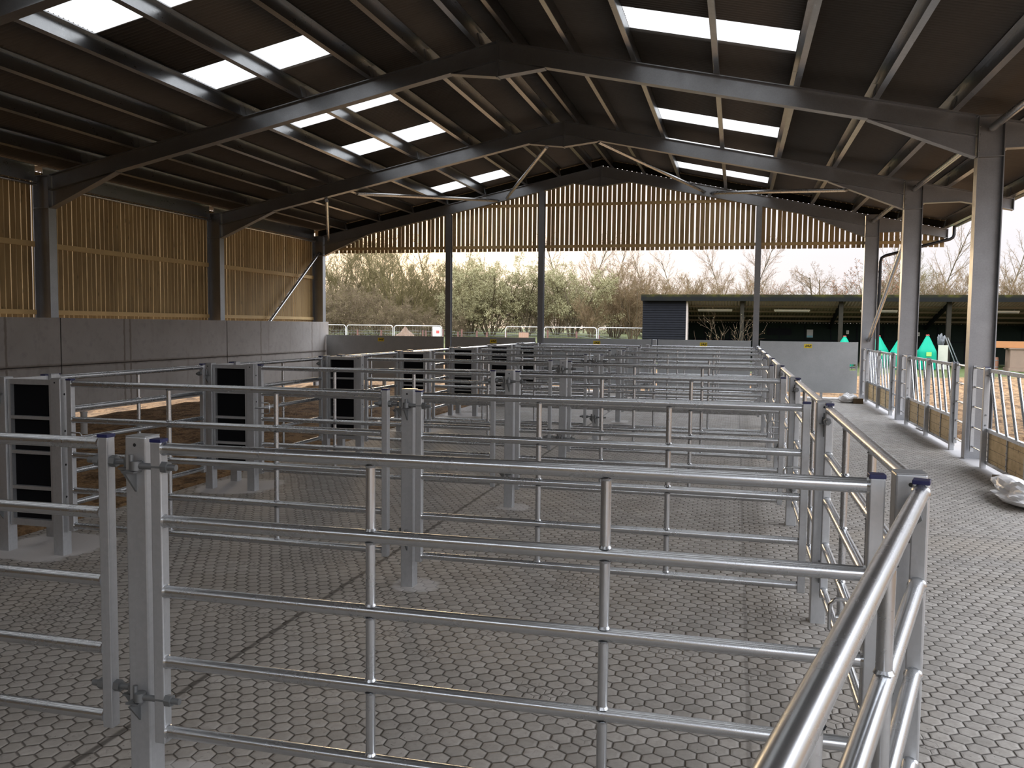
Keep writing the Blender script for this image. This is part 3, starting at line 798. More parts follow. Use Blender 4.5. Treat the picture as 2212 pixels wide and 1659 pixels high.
for i, (xa, xb, xs, wd) in enumerate(SHEETS):
    y = 21.44
    t = thing('sheeted_gate', 'solid galvanised sheet gate with yellow sticker, %s' % wd, 'gate', (xa, y, 0), 0, 'solid gates across the far end')
    W = xb - xa; z0, z1 = 0.12, 1.303
    m = MB()
    if i == 4:
        hx0, hx1, hz0, hz1 = 2.554 - xa, 2.705 - xa, 0.65, 0.795
        m.span((0, -0.003, z0), (hx0, 0.003, z1)).span((hx1, -0.003, z0), (W, 0.003, z1)).span((hx0, -0.003, z0), (hx1, 0.003, hz0)).span((hx0, -0.003, hz1), (hx1, 0.003, z1))
    else: m.span((0, -0.003, z0), (W, 0.003, z1))
    m.build('sheet', MAT['sheet'], t)
    f = MB(); r = 0.021
    for zz in (z1 - r, (z0 + z1) / 2, z0 + r): f.tube((0.02, 0.027, zz), (W - 0.02, 0.027, zz), r, 10)
    f.build('rear_frame', MAT['galv'], t)
    for xx in (0.02, W - 0.02): MB().span((xx - 0.02, 0.006, z0), (xx + 0.02, 0.046, z1 + 0.004)).build('stile', MAT['galv'], t)
    if i == 4:
        for xx in (1.40, 2.05): MB().span((xx - 0.03, 0.006, -0.02), (xx + 0.03, 0.046, z0)).build('foot', MAT['galv'], t)
        MB().tube((hx0 - 0.01, 0.012, 0.735), (hx1 + 0.03, 0.012, 0.735), 0.009, 8).tube(((hx0 + hx1) / 2 - 0.03, 0.012, 0.67), ((hx0 + hx1) / 2 - 0.03, 0.012, 0.79), 0.008, 8).build('latch', MAT['dark_fitting'], t)
    st = MB().span((-0.087, -0.0046, -0.047), (0.087, -0.003, 0.047)).build('sticker', MAT['yellow'], t, (xs - xa, 0, 1.2))
    letters(st, (0, -0.0056, 0), 0.072)
    st['label'] = 'yellow sticker with bold black letters'
t = thing('gate_post', 'short square steel post between two solid gates at the far end', 'post', (-1.92, 21.44, 0), 0)
MB().span((-0.05, -0.05, -0.05), (0.05, 0.05, 1.30)).build('shaft', MAT['post'], t, bevel=0.006)
for zz in (0.35, 1.05): MB().span((0.05, -0.02, zz), (0.075, 0.02, zz + 0.05)).build('hinge_bracket', MAT['dark_fitting'], t)

# ------------------------------------------------------------------ pens: posts, gates, sheeted panels
RAILS = (1.173, 0.930, 0.690, 0.448, 0.205)
RR = 0.0212
def make_gate(w, stays, label, hinge=0.083, latch=True, group=None, hy=0.0):
    """hinge stile at the origin, gate along +x"""
    t = thing('barred_gate', label, 'gate', (0, 0, 0), 0, group)
    for xx in (0, w):
        s = MB().span((xx - 0.02, -0.02, 0.168), (xx + 0.02, 0.02, 1.197)).build('stile', MAT['post'], t, bevel=0.004)
        MB().span((xx - 0.0215, -0.0215, 1.195), (xx + 0.0215, 0.0215, 1.207)).build('end_cap', MAT['cap'], s, bevel=0.002)
    for z in RAILS:
        m = MB().tube((0.019, 0, z), (w - 0.019, 0, z), RR, 16, caps=False)
        for xx, d in ((0.0205, 1), (w - 0.0205, -1)): m.tube((xx - 0.002 * d, 0, z), (xx + 0.006 * d, 0, z), RR + 0.003, 16, r1=RR)
        m.build('rail', MAT['galv'], t)
    for sx in stays:
        m = MB()
        for za, zb in zip(RAILS, RAILS[1:]):
            m.tube((sx, 0, zb + RR - 0.004), (sx, 0, za - RR + 0.004), 0.0155, 12, caps=False)
            m.tube((sx, 0, zb + RR - 0.003), (sx, 0, zb + RR + 0.005), 0.020, 12, r1=0.0155, caps=False)
            m.tube((sx, 0, za - RR - 0.004), (sx, 0, za - RR + 0.003), 0.0155, 12, r1=0.019, caps=False)
        m.build('stay', MAT['galv'], t)
    for z in (1.113, 0.318):
        m = MB().tube((-hinge + 0.014, hy, z), (0.072, hy, z), 0.011, 10)
        m.hexnut((0.032, hy, z), (1, 0, 0), 0.0205, 0.022)
        if hy == 0.0: m.hexnut((-0.032, hy, z), (1, 0, 0), 0.0205, 0.022)
        m.tube((-hinge, hy, z - 0.015), (-hinge, hy, z + 0.015), 0.0195, 14)
        m.build('hinge_bolt', MAT['dark_fitting'], t)
    if latch:
        lx, zt, zb = w - 0.105, 0.845, 0.745
        m = MB().path([(w - 0.02, 0.026, zt), (lx + 0.015, 0.026, zt), (lx, 0.026, zt - 0.015), (lx, 0.026, zb + 0.015), (lx + 0.015, 0.026, zb), (w - 0.02, 0.026, zb)], 0.0055, 8)
        m.tube((w - 0.09, 0.024, zt - 0.05), (w + 0.075, 0.024, zt - 0.05), 0.008, 10)
        m.build('slam_latch', MAT['galv'], t)
    return t
def add_brackets(post, dirs, s=0.04):
    """pin shelf and gusset for a gate hinge; dirs = list of unit x,y offsets"""
    for dx, dy in dirs:
        for z in (1.113, 0.318):
            m = MB(); zz = z - 0.018
            a, b = (s, 0.022) if dx else (0.022, s)
            px, py = dx * (s + 0.021), dy * (s + 0.021)
            hx, hy = (0.021, 0.024) if dx else (0.024, 0.021)
            m.span((px - hx, py - hy, zz - 0.006), (px + hx, py + hy, zz))
            if dx: m.prism([(dx * s, zz - 0.006), (dx * (s + 0.055), zz - 0.006), (dx * s, zz - 0.075)], 'Y', -0.004, 0.004)
            else: m.prism([(dy * s, zz - 0.006), (dy * (s + 0.055), zz - 0.006), (dy * s, zz - 0.075)], 'X', -0.004, 0.004)
            m.tube((px, py, zz), (px, py, zz + 0.055), 0.008, 10)
            m.build('hinge_bracket', MAT['dark_fitting'], post)
def make_post(label, group, brackets, h=1.207, s=0.04, holes=True):
    t = thing('pen_post', label, 'post', (0, 0, 0), 0, group)
    MB().span((-s, -s, -0.02), (s, s, h)).build('shaft', MAT['post'], t, bevel=0.005)
    MB().span((-s + 0.001, -s + 0.001, h), (s - 0.001, s - 0.001, h + 0.002)).build('top_plate', MAT['post'], t)
    if holes:
        MB().tube((-0.002, -s - 0.0006, h - 0.028), (-0.002, -s + 0.002, h - 0.028), 0.006, 12).build('bolt_hole', MAT['hole'], t)
    add_brackets(t, brackets, s)
    return t
def rowname(k): return ['front row', 'second row', 'third row', 'fourth row', 'fifth row', 'sixth row', 'seventh row', 'last row'][k]

WR, WL = 0.375 + 1.822, 4.34 - 2.06
mid0 = make_post('x', 'posts down the middle of the pens', [(0, -1), (-1, 0)])
for k, y in enumerate(ROWS):
    o = mid0 if k == 0 else copy_tree(mid0)
    o.location = (XMID - (0.05 if k == 0 else 0), y, 0)
    o['label'] = 'square galvanised post in the middle of the pens, hinging both cross gates, %s' % rowname(k)
rp0 = make_post('x', 'posts along the right side of the pens', [(0, -1)])
for k, y in enumerate(ROWS):
    o = rp0 if k == 0 else copy_tree(rp0)
    o.location = (XPOST, y, 0)
    o['label'] = 'square galvanised post at the right end of the pens, by the passage, %s' % rowname(k)
gr0 = make_gate(WR, (0.732, 1.472), 'x', hy=-0.010, group='cross gates in the right half of the pens')
for k, y in enumerate(ROWS):
    o = gr0 if k == 1 else (make_gate(WR + 0.036, (0.760, 1.50), 'x', hy=-0.010, group='cross gates in the right half of the pens') if k == 0 else copy_tree(gr0))
    o.location = (-1.822 - (0.033 if k == 0 else 0), y - 0.050, 0)
    o['label'] = 'five-rail galvanised cross gate from middle post to right post, %s' % rowname(k)
gl0 = make_gate(WL, (0.742, 1.52), 'x', hinge=0.094, group='cross gates in the left half of the pens')
for k, y in enumerate(ROWS):
    o = gl0 if k == 0 else copy_tree(gl0)
    o.location = (-2.06 - (0.042 if k == 0 else 0), y, 0); o.rotation_euler = (0, 0, math.pi)
    o['label'] = 'five-rail galvanised cross gate from left panel to middle post, %s' % rowname(k)
# gates along the passage, each hinged on the post farther away
WS = PITCH_Y - 0.112 - 0.065
gs0 = make_gate(WS, (0.74, 1.50), 'x', hinge=0.051, hy=-0.012, group='gates along the passage side of the pens')
for k in range(7):
    o = gs0 if k == 0 else copy_tree(gs0)
    o.location = (0.485, ROWS[k + 1] - 0.112, 0); o.rotation_euler = (0, 0, -math.pi / 2)
    o['label'] = 'five-rail gate lining the passage between right posts of %s and %s' % (rowname(k), rowname(k + 1))
o = make_gate(21.40 - ROWS[7] - 0.15, (0.6, 1.15), 'shorter five-rail gate lining the passage, last row to the solid far gate', hinge=0.04, group='gates along the passage side of the pens')
o.location = (0.49, 21.40, 0); o.rotation_euler = (0, 0, -math.pi / 2)
o = copy_tree(gs0)
o.location = (0.478, ROWS[0] - 0.112, 0); o.rotation_euler = (0, 0, math.atan2(-1.538, -0.412))
o['label'] = 'nearest five-rail gate swung half open beside the camera, bright top rail lowest right'

def panel_frame(t, w):
    """sheeted narrow panel along +x, w wide: frame, cross bars and black sheet"""
    for xx in (0.012, w - 0.012): MB().span((xx - 0.012, -0.02, 0.185), (xx + 0.012, 0.02, 1.195)).build('stile', MAT['post'], t)
    for za, zb in ((1.160, 1.195), (0.922, 0.944), (0.682, 0.705), (0.437, 0.461), (0.185, 0.231)):
        MB().span((0.024, -0.020, za), (w - 0.024, 0.012, zb)).build('cross_bar', MAT['post'], t)
    MB().span((0.02, 0.013, 0.20), (w - 0.02, 0.019, 1.18)).build('black_sheet', MAT['black'], t)
pl0 = make_post('x', 'left posts of the sheeted panels', [(0, -1)])
pr0 = make_post('x', 'right posts of the sheeted panels', [])
m = MB()
for z in (1.10, 0.85, 0.62, 0.40): m.tube((0.04 - 0.002, 0.0, z), (0.0406, 0.0, z), 0.008, 10)
m.build('side_bolt', MAT['hole'], pr0)
pb0 = make_post('x', 'back posts of the sheeted panels', [], holes=False)
WP = XUR - XUL - 0.086
fp0 = thing('sheeted_hurdle', 'x', 'panel', (0, 0, 0), 0, 'front sheeted panels'); panel_frame(fp0, WP)
WD = 0.42 - 0.086
sp0 = thing('sheeted_hurdle', 'x', 'panel', (0, 0, 0), 0, 'side sheeted panels'); panel_frame(sp0, WD)
MB().span((WD - 0.03, -0.021, 1.195), (WD + 0.0, 0.021, 1.205)).build('end_cap', MAT['cap'], sp0)
for j in range(7):
    k = j + 1; y = ROWS[k]; first = j == 0
    o = pl0 if first else copy_tree(pl0); o.location = (XUL, y, 0)
    o['label'] = 'galvanised post left of the narrow black sheeted panel, %s' % rowname(k)
    o = pr0 if first else copy_tree(pr0); o.location = (XUR, y, 0)
    o['label'] = 'galvanised post right of the narrow black sheeted panel, %s' % rowname(k)
    o = pb0 if first else copy_tree(pb0); o.location = (XUL + 0.005, y + 0.42, 0)
    o['label'] = 'galvanised post standing behind the narrow black sheeted panel, %s' % rowname(k)
    o = fp0 if first else copy_tree(fp0); o.location = (XUL + 0.043, y, 0)
    o['label'] = 'narrow black sheeted panel with galvanised bars facing the camera, %s' % rowname(k)
    o = sp0 if first else copy_tree(sp0); o.location = (XUL, y + 0.043, 0); o.rotation_euler = (0, 0, math.pi / 2)
    o['label'] = 'narrow black sheeted side panel running back from the left post, %s' % rowname(k)
WG = PITCH_Y - 0.112 - 0.42 - 0.068
gd0 = make_gate(WG, (WG * 0.5,), 'x', hinge=0.051, hy=-0.012, group='gates along the earth side of the pens')
for j in range(6):
    o = gd0 if j == 0 else copy_tree(gd0)
    o.location = (XUL - 0.01, ROWS[j + 2] - 0.112, 0); o.rotation_euler = (0, 0, -math.pi / 2)
    o['label'] = 'five-rail gate along the earth side of the pens, %s to %s' % (rowname(j + 1), rowname(j + 2))
o = make_gate(21.40 - ROWS[7] - 0.42 - 0.11, (0.6,), 'shorter five-rail gate along the earth side, last row to the solid far gate', hinge=0.04, group='gates along the earth side of the pens')
o.location = (XUL - 0.01, 21.40, 0); o.rotation_euler = (0, 0, -math.pi / 2)

# ------------------------------------------------------------------ feed barriers on the right
XB = 2.86
ZTOP, ZMID, ZBOT = 1.158, 0.445, 0.068
POSTS_Y = [9.58, 11.18, 12.74, 14.36, 15.95, 17.54, 19.07, 20.70]
bp0 = thing('barrier_post', 'x', 'post', (0, 0, 0), 0, 'posts of the feed barrier')
MB().span((-0.03, -0.03, -0.02), (0.03, 0.03, ZTOP + 0.015)).build('shaft', MAT['post'], bp0, bevel=0.004)
MB().span((-0.031, -0.031, ZTOP + 0.015), (0.031, 0.031, ZTOP + 0.022)).build('end_cap', MAT['cap'], bp0)
bm_ = MB()
for zz in (1.08, 0.62, 0.50): bm_.hexnut((0.0, -0.034, zz), (0, 1, 0), 0.011, 0.010)
bm_.build('bolts', MAT['dark_fitting'], bp0)
PW = ['nearest, cut by the right edge of the photo', 'just nearer than the nearest full column', 'just beyond the nearest full column', 'halfway between the first two columns', 'just nearer than the second column', 'just beyond the second column', 'halfway between the two far columns', 'just nearer than the farthest column']
for i, y in enumerate(POSTS_Y):
    o = bp0 if i == 0 else copy_tree(bp0); o.location = (XB - 0.03, y, 0)
    o['label'] = 'slim galvanised feed barrier post, %s' % PW[i]
def feed_panel(y0, y1, label):
    """y0 nearer, y1 farther"""
    t = thing('feed_barrier', label, 'barrier', (XB, y0, 0), 0, 'slanted feed barriers')
    L = y1 - y0; a, b = 0.035, L - 0.035
    MB().span((-0.02, a, ZTOP - 0.04), (0.02, b, ZTOP)).build('top_rail', MAT['galv'], t)
    MB().span((-0.02, a, ZMID - 0.02), (0.02, b, ZMID + 0.02)).build('middle_rail', MAT['galv'], t)
    MB().span((-0.02, a, ZBOT - 0.018), (0.02, b, ZBOT + 0.018)).build('bottom_rail', MAT['galv'], t)
    n = 5
    for i in range(n):
        yb = a + 0.10 + i * 0.345            # foot of the bar
        yt = yb + 0.405                      # head lies farther away
        zt, zb = ZTOP - 0.02, ZMID + 0.01
        if yt > b - 0.005:
            f = (b - 0.005 - yb) / 0.405; yt = b - 0.005; zt = zb + (zt - zb) * f
        if f_ok(yb, b): MB().tube((0, yb, zb), (0, yt, zt), 0.017, 12).build('slanted_bar', MAT['galv'], t)
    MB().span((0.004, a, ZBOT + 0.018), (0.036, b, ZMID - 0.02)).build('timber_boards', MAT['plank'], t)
    for yy in (a + 0.05, a + (b - a) / 2, b - 0.05):
        s = MB().span((-0.008, yy - 0.011, ZBOT + 0.018), (0.003, yy + 0.011, ZMID - 0.02))
        for zz in (0.14, 0.21, 0.28, 0.36): s.hexnut((-0.010, yy, zz), (1, 0, 0), 0.009, 0.008)
        s.build('strap', MAT['post'], t)
def f_ok(yb, b): return yb < b - 0.08
FP = [(0, 1, 'nearest, at the right edge of the photo'), (2, 3, 'beyond the nearest full column'), (3, 4, 'in front of the second column'), (5, 6, 'beyond the second column'), (6, 7, 'farthest, by the solid gate')]
for a, b, w in FP:
    feed_panel(POSTS_Y[a], POSTS_Y[b], 'slanted-bar feed barrier with timber boards below, %s' % w)
def ladder(yp, yc, label):
    t = thing('ladder_panel', label, 'panel', (XB, min(yp, yc), 0), 0, 'ladder panels beside the columns')
    L = abs(yc - yp); near = yp < yc
    ya, yb = (0.03, L - 0.09) if near else (0.09, L - 0.03)
    for yy in ((ya + 0.02), (yb - 0.02)): MB().span((-0.02, yy - 0.018, 0.10), (0.02, yy + 0.018, ZTOP + 0.01)).build('stile', MAT['post'], t)
    for z in (1.145, 0.908, 0.665, 0.411, 0.167): MB().tube((0, ya + 0.03, z), (0, yb - 0.03, z), 0.013, 12).build('rung', MAT['galv'], t)
LP = [(11.18, F1, 'in front of the nearest full column'), (12.74, F1, 'just beyond the nearest full column'), (15.95, F2, 'in front of the second column'), (17.54, F2, 'just beyond the second column'), (20.70, F3, 'in front of the farthest column')]
for yp, yc, w in LP: ladder(yp, yc, 'short ladder-like galvanised panel with five rungs, %s' % w)

# ------------------------------------------------------------------ gutter, downpipe, oddments in the barn
t = thing('downpipe', 'black plastic downpipe bending from the gutter behind the farthest column', 'pipe', (0, 0, 0))
MB().path([(4.66, 21.57, 3.93), (4.66, 21.57, 3.74), (4.64, 21.57, 3.68), (4.58, 21.57, 3.64), (3.25, 21.59, 3.29), (3.17, 21.59, 3.24), (3.15, 21.59, 3.15), (3.15, 21.59, -0.05)], 0.036, 12).build('pipe', MAT['black_pipe'], t)
for z in (0.6, 1.9, 2.9): MB().tube((3.15, 21.59, z), (3.15, 21.59, z + 0.04), 0.043, 12).build('collar', MAT['black_pipe'], t)
gt = MB(); n = 8; prof = [(0.065 * math.cos(math.pi + math.pi * i / n), 0.065 * math.sin(math.pi + math.pi * i / n)) for i in range(n + 1)]
prof += [(0.058 * math.cos(math.pi + math.pi * i / n), 0.058 * math.sin(math.pi + math.pi * i / n)) for i in range(n, -1, -1)]
gt.prism(prof, 'Y', -4.0, 21.8)
tag(gt.build('gutter', MAT['black_pipe'], None, (4.66 + 0.07, 0, 3.985)), 'black half-round gutter along the edge of the right overhang', 'gutter', None, 'thing')

def crumple(name, label, loc, size, seed, mat, group=None):
    rng = random.Random(seed); bm = bmesh.new()
    bmesh.ops.create_icosphere(bm, subdivisions=4, radius=1.0)
    for v in bm.verts:
        p = v.co.copy(); q = Vector((seed * 3.1, 0, 0))
        r = 1 + 0.45 * mnoise.noise(p * 1.3 + q) + 0.20 * abs(mnoise.noise(p * 2.4 + q)) - 0.07 * abs(mnoise.noise(p * 5.0 + q))
        v.co = Vector((p.x * size[0] * r, p.y * size[1] * r, max(0.0, (p.z * 0.5 + 0.42) * size[2] * r)))
    me = bpy.data.meshes.new(name); bm.to_mesh(me); bm.free()
    me.polygons.foreach_set('use_smooth', [False] * len(me.polygons))
    me.materials.append(mat)
    o = bpy.data.objects.new(name, me); COL.objects.link(o); o.location = loc
    return tag(o, label, 'plastic sheet', group, 'thing')
crumple('plastic_sheet', 'crumpled white plastic sheet on the floor at the right edge of the photo', (2.68, 8.98, 0.0), (0.28, 0.50, 0.22), 3, MAT['white_plastic'])
crumple('plastic_wrap', 'small crumpled clear-white plastic wrap beside a brown block, far end of passage', (2.40, 20.25, 0.0), (0.17, 0.14, 0.20), 5, MAT['white_plastic'])
crumple('plastic_scrap', 'flat scrap of plastic on the pale kerb under a feed barrier', (2.93, 15.2, 0.0), (0.05, 0.28, 0.03), 8, MAT['white_plastic'])
tag(MB().span((-0.10, -0.08, 0), (0.10, 0.08, 0.11)).build('packing_block', MAT['pack_wood'], None, (2.59, 20.12, 0), bevel=0.004), 'brown packing block on the floor by the farthest feed barrier', 'block', None, 'thing')
tag(MB().span((-0.12, -0.2, 0), (0.12, 0.2, 0.07)).build('timber_offcut', MAT['pack_wood'], None, (2.80, 10.02, 0.0), bevel=0.004), 'short timber offcut beside the white plastic sheet at the right edge', 'offcut', None, 'thing')
# two short pegs standing in the earth of the left alley
for (x, y, h, w) in ((-8.9, 10.4, 0.30, 'behind the second-row black panel'), (-7.9, 18.9, 0.28, 'near the left wall at the far end')):
    tag(MB().tube((0, 0, -0.05), (0, 0, h), 0.045, 12).tube((0, 0, h), (0, 0, h + 0.02), 0.05, 12).build('marker_peg', MAT['white_paint'], None, (x, y, 0)), 'short pale peg standing in the earth alley, %s' % w, 'peg', 'pegs in the earth', 'thing')

# ------------------------------------------------------------------ open-fronted shed beyond the barn
SY, SB = 42.0, 47.2
def shed():
    t = thing('open_shed', 'long low black open-fronted shed with mossy roof edge beyond the barn', 'shed', (0, SY, 0))
    xa, xb = -4.35, 21.0
    fz, bz = 2.86, 1.80
    D = SB - SY
    # corrugated roof, corrugation across X
    m = MB(); n = int((xb - xa) / 0.146 * 6); vs = []
    for (yy, zz) in ((-0.25, fz + 0.10), (D, bz + 0.08)):
        for i in range(n + 1):
            x = xa - 0.05 + (xb - xa + 0.1) * i / n
            vs.append((x, yy, zz + 0.036 * math.sin(2 * math.pi * x / 0.146)))
    k = n + 1; m.add(vs, [(i, i + 1, k + i + 1, k + i) for i in range(n)], True)
    o = m.build('corrugated_roof', MAT['shed_roof'], t, fix=False)
    md = o.modifiers.new('t', 'SOLIDIFY'); md.thickness = 0.01; md.offset = 1
    MB().span((xa - 0.06, -0.30, fz - 0.01), (xb, -0.25, fz + 0.29)).build('fascia', MAT['moss'], t)
    MB().span((xa, D - 0.05, -0.05), (xb, D, bz + 0.1)).build('back_wall', MAT['dark_inside'], t)
    MB().prism([(0.0, -0.05), (D - 0.05, -0.05), (D - 0.05, bz), (0.0, fz)], 'X', xa, xa + 0.06).build('end_wall', MAT['dark_board'], t)
    # weatherboarded front section
    b = MB(); z = -0.05
    while z < fz - 0.02:
        zt = min(z + 0.118, fz)
        b.prism([(0.0, z), (-0.045, z), (-0.012, zt), (0.0, zt)], 'X', xa, -2.32); z += 0.112
    b.build('weatherboarding', MAT['dark_board'], t)
    MB().prism([(-0.01, -0.05), (0.9, -0.05), (0.9, fz - 0.16), (-0.01, fz - 0.02)], 'X', -2.32, -2.24).build('pale_reveal', MAT['pinkish'], t)
    for x in (0.236, 4.557, 9.03, 13.4, 17.8):
        MB().span((x - 0.09, 0.0, -0.05), (x + 0.09, 0.18, fz + 0.02)).build('post', MAT['old_post'], t)
        p = MB(); p.beam((x + 0.02, 0.2, fz - 0.10), (x + 0.02, D - 0.1, bz - 0.10), 0.10, 0.20); p.build('rafter', MAT['dark_board'], t)
        p = MB(); p.beam((x - 0.02, 0.25, fz - 0.25), (x - 0.35, 2.4, 1.2), 0.09, 0.14)
    for i, f in enumerate((0.22, 0.42, 0.62, 0.82)):
        yy = D * f; zz = fz + (bz - fz) * f - 0.005
        MB().span((xa + 0.06, yy - 0.04, zz - 0.03), (xb, yy + 0.04, zz + 0.06)).build('purlin', MAT['shed_roof'], t)
    # panelling lines and door on the back wall
    for x in [-1.6 + 1.25 * i for i in range(16)]:
        MB().span((x - 0.03, D - 0.08, 0.0), (x + 0.03, D - 0.05, bz - 0.05)).build('panel_batten', MAT['dark_board'], t)
    MB().span((-2.2, D - 0.085, 1.0), (xb, D - 0.05, 1.05)).build('dado_rail', MAT['dark_board'], t)
    MB().span((1.55, D - 0.10, 1.28), (2.75, D - 0.05, 1.62)).build('dark_window', MAT['dark_board'], t)
    return t
shed()
# strip lights under the shed roof
for x, w in ((-1.03, 'left of the first post'), (2.52, 'right of the first post, wide casing'), (6.35, 'seen between two barn columns'), (11.4, 'at the right edge of the photo')):
    t = thing('strip_light', 'unlit white fluorescent strip light under the shed roof, %s' % w, 'light', (x, SY + 1.5, 2.40), 0, 'strip lights in the shed')
    wide = x == 2.52
    MB().span((-0.81, -0.05 if not wide else -0.09, 0.04), (0.81, 0.05 if not wide else 0.09, 0.11)).build('casing', MAT['lamp_white'], t)
    MB().tube((-0.78, 0, 0.015), (0.78, 0, 0.015), 0.019, 10).build('tube', MAT['white_paint'], t)
    for xx in (-0.76, 0.76): MB().span((xx - 0.02, -0.022, 0.0), (xx + 0.02, 0.022, 0.05)).build('end_holder', MAT['lamp_white'], t)
    for xx in (-0.6, 0.6): MB().span((xx - 0.01, -0.01, 0.11), (xx + 0.01, 0.01, 0.17)).build('hanger', MAT['dark_fitting'], t)
# papers and switches on the back wall
t = thing('notice', 'white paper notice with blue foot on the dark back wall of the shed', 'notice', (3.64, SB - 0.06, 1.37))
MB().span((-0.15, -0.03, -0.2), (0.15, -0.024, 0.2)).build('paper', MAT['white_paint'], t)
MB().span((-0.14, -0.034, -0.19), (0.14, -0.0305, -0.10)).build('blue_print', plain('pale_blue_print', (0.18, 0.42, 0.5), 0.6), t)
for x, y, z, w in ((5.45, SB - 0.06, 1.46, 'left of the second shed post'), (8.75, SB - 0.06, 1.40, 'left of the third shed post')):
    t = thing('switch_box', 'small pale switch box on the shed back wall, %s' % w, 'switch', (x, y, z), 0, 'switch boxes in the shed')
    MB().span((-0.06, -0.07, -0.09), (0.06, -0.02, 0.09)).build('box', MAT['lamp_white'], t)
    MB().span((-0.015, -0.085, -0.02), (0.015, -0.07, 0.03)).build('toggle', MAT['dark_fitting'], t)

# bulk bags
def bulk_bag(x, y, h, r, seed, label, rz=0):
    t = thing('bulk_bag', label, 'bag', (x, y, -0.05), rz, 'teal bulk bags by the shed')
    rng = random.Random(seed); ph = [rng.uniform(0, 6.28) for _ in range(4)]
    prof = [(0.92, 0.0), (1.0, 0.06), (1.03, 0.20), (1.01, 0.40), (1.0, 0.50), (0.97, 0.55), (0.86, 0.61), (0.73, 0.68), (0.59, 0.75), (0.46, 0.82), (0.34, 0.89), (0.24, 0.94), (0.17, 0.975), (0.15, 1.0)]
    def wob(a, j):
        z = prof[j][1]; s = 1 + 0.05 * math.cos(4 * a + ph[0])
        k = max(0.0, z - 0.55) * 2.2
        return s + k * (0.10 * math.sin(9 * a + ph[1]) + 0.07 * math.sin(14 * a + ph[2])) * 0.55
    MB().lathe([(q * r, z * h) for q, z in prof], 40, wob=wob).build('sack', MAT['teal'], t)
    MB().lathe([(0.165 * r, 0.985 * h), (0.175 * r, 0.992 * h), (0.155 * r, 1.001 * h)], 16).build('tie', MAT['teal'], t)
    m = MB()
    for s in (-1, 1):
        m.path([(s * 0.10 * r, 0, 0.99 * h), (s * 0.16 * r, 0, 1.02 * h), (s * 0.06 * r, 0, 1.03 * h), (0, 0, 1.0 * h)], 0.012, 6)
    m.build('lifting_loop', MAT['red'], t)
    p = MB().span((-0.10, -r * 1.045 - 0.006, 0.40 * h), (0.10, -r * 1.0, 0.52 * h)); p.build('printed_patch', plain('lime_print', (0.25, 0.5, 0.1), 0.6), t)
for a in ((4.62, 40.9, 1.33, 0.38, 1, 'teal bulk bag peeping over the solid gate, leftmost of the five'), (6.02, 40.9, 1.36, 0.40, 2, 'teal bulk bag behind the black downpipe'),
          (6.70, 39.9, 1.28, 0.37, 3, 'teal bulk bag just left of the second column'), (7.26, 40.9, 1.30, 0.38, 4, 'teal bulk bag half hidden behind the second column'),
          (7.82, 40.1, 1.42, 0.39, 5, 'teal bulk bag standing clear right of the second column, tallest peak')): bulk_bag(*a)

t = thing('leaning_board', 'cream board standing on edge beside the tallest teal bag', 'board', (8.50, 40.4, 0))
MB().span((-0.19, -0.02, -0.05), (0.19, 0.02, 0.98)).build('board', MAT['cream_board'], t)
crumple('wrapped_bundle', 'grey plastic-wrapped bundle hanging above the cream board by a shed post', (8.62, 41.4, 0.85), (0.14, 0.12, 0.62), 9, plain('grey_film', (0.10, 0.105, 0.11), 0.25))['category'] = 'bundle'
for i, (x0, x1, w) in enumerate(((8.72, 9.12, 'left of the pair'), (8.80, 9.26, 'right of the pair'))):
    m = MB(); m.beam((x0, 41.0, 1.30), (x1, 40.6, -0.03), 0.05, 0.02)
    tag(m.build('metal_strip', MAT['galv']), 'bright metal strip leaning by the third shed post, %s' % w, 'strip', 'leaning metal strips', 'thing')
def rot(o, rx, ry, rz): o.rotation_euler = (rx, ry, rz); return o
t = thing('timber_beam', 'orange sawn timber beam laid level across carved chests at the right edge', 'beam', (12.3, 40.0, 1.045))
MB().span((-2.1, -0.16, -0.135), (2.6, 0.16, 0.135)).build('timber', MAT['orange_timber'], t, bevel=0.01)
t = thing('carved_chest', 'pinkish carved wooden chest under the orange beam at the right edge', 'chest', (12.1, 40.1, 0))
MB().span((-1.2, -0.35, 0.10), (1.2, 0.35, 0.86)).build('body', MAT['chest'], t, bevel=0.01)
MB().span((-1.25, -0.40, 0.86), (1.25, 0.40, 0.908)).build('lid', MAT['chest'], t)
MB().span((-1.25, -0.40, -0.05), (1.25, 0.40, 0.10)).build('plinth', MAT['chest'], t)
cv = MB()
for a in range(4):
    cx, cz = -0.45 + 0.11 * math.cos(a * math.pi / 2 + 0.785), 0.52 + 0.11 * math.sin(a * math.pi / 2 + 0.785)
    cv.path([(cx + 0.07 * math.cos(b * math.pi / 6), -0.355, cz + 0.07 * math.sin(b * math.pi / 6)) for b in range(12)], 0.012, 6, True)
cv.build('carving', MAT['brown_drum'], t)
t = thing('brown_drum', 'small brown wooden drum under the left end of the orange beam', 'drum', (10.42, 40.2, -0.05))
MB().lathe([(0.15, 0), (0.165, 0.1), (0.17, 0.3), (0.165, 0.5), (0.155, 0.56)], 20).build('barrel', MAT['brown_drum'], t)
MB().lathe([(0.172, 0.14), (0.175, 0.16), (0.172, 0.18)], 20).lathe([(0.172, 0.42), (0.175, 0.44), (0.17, 0.46)], 20).build('hoops', MAT['dark_fitting'], t)

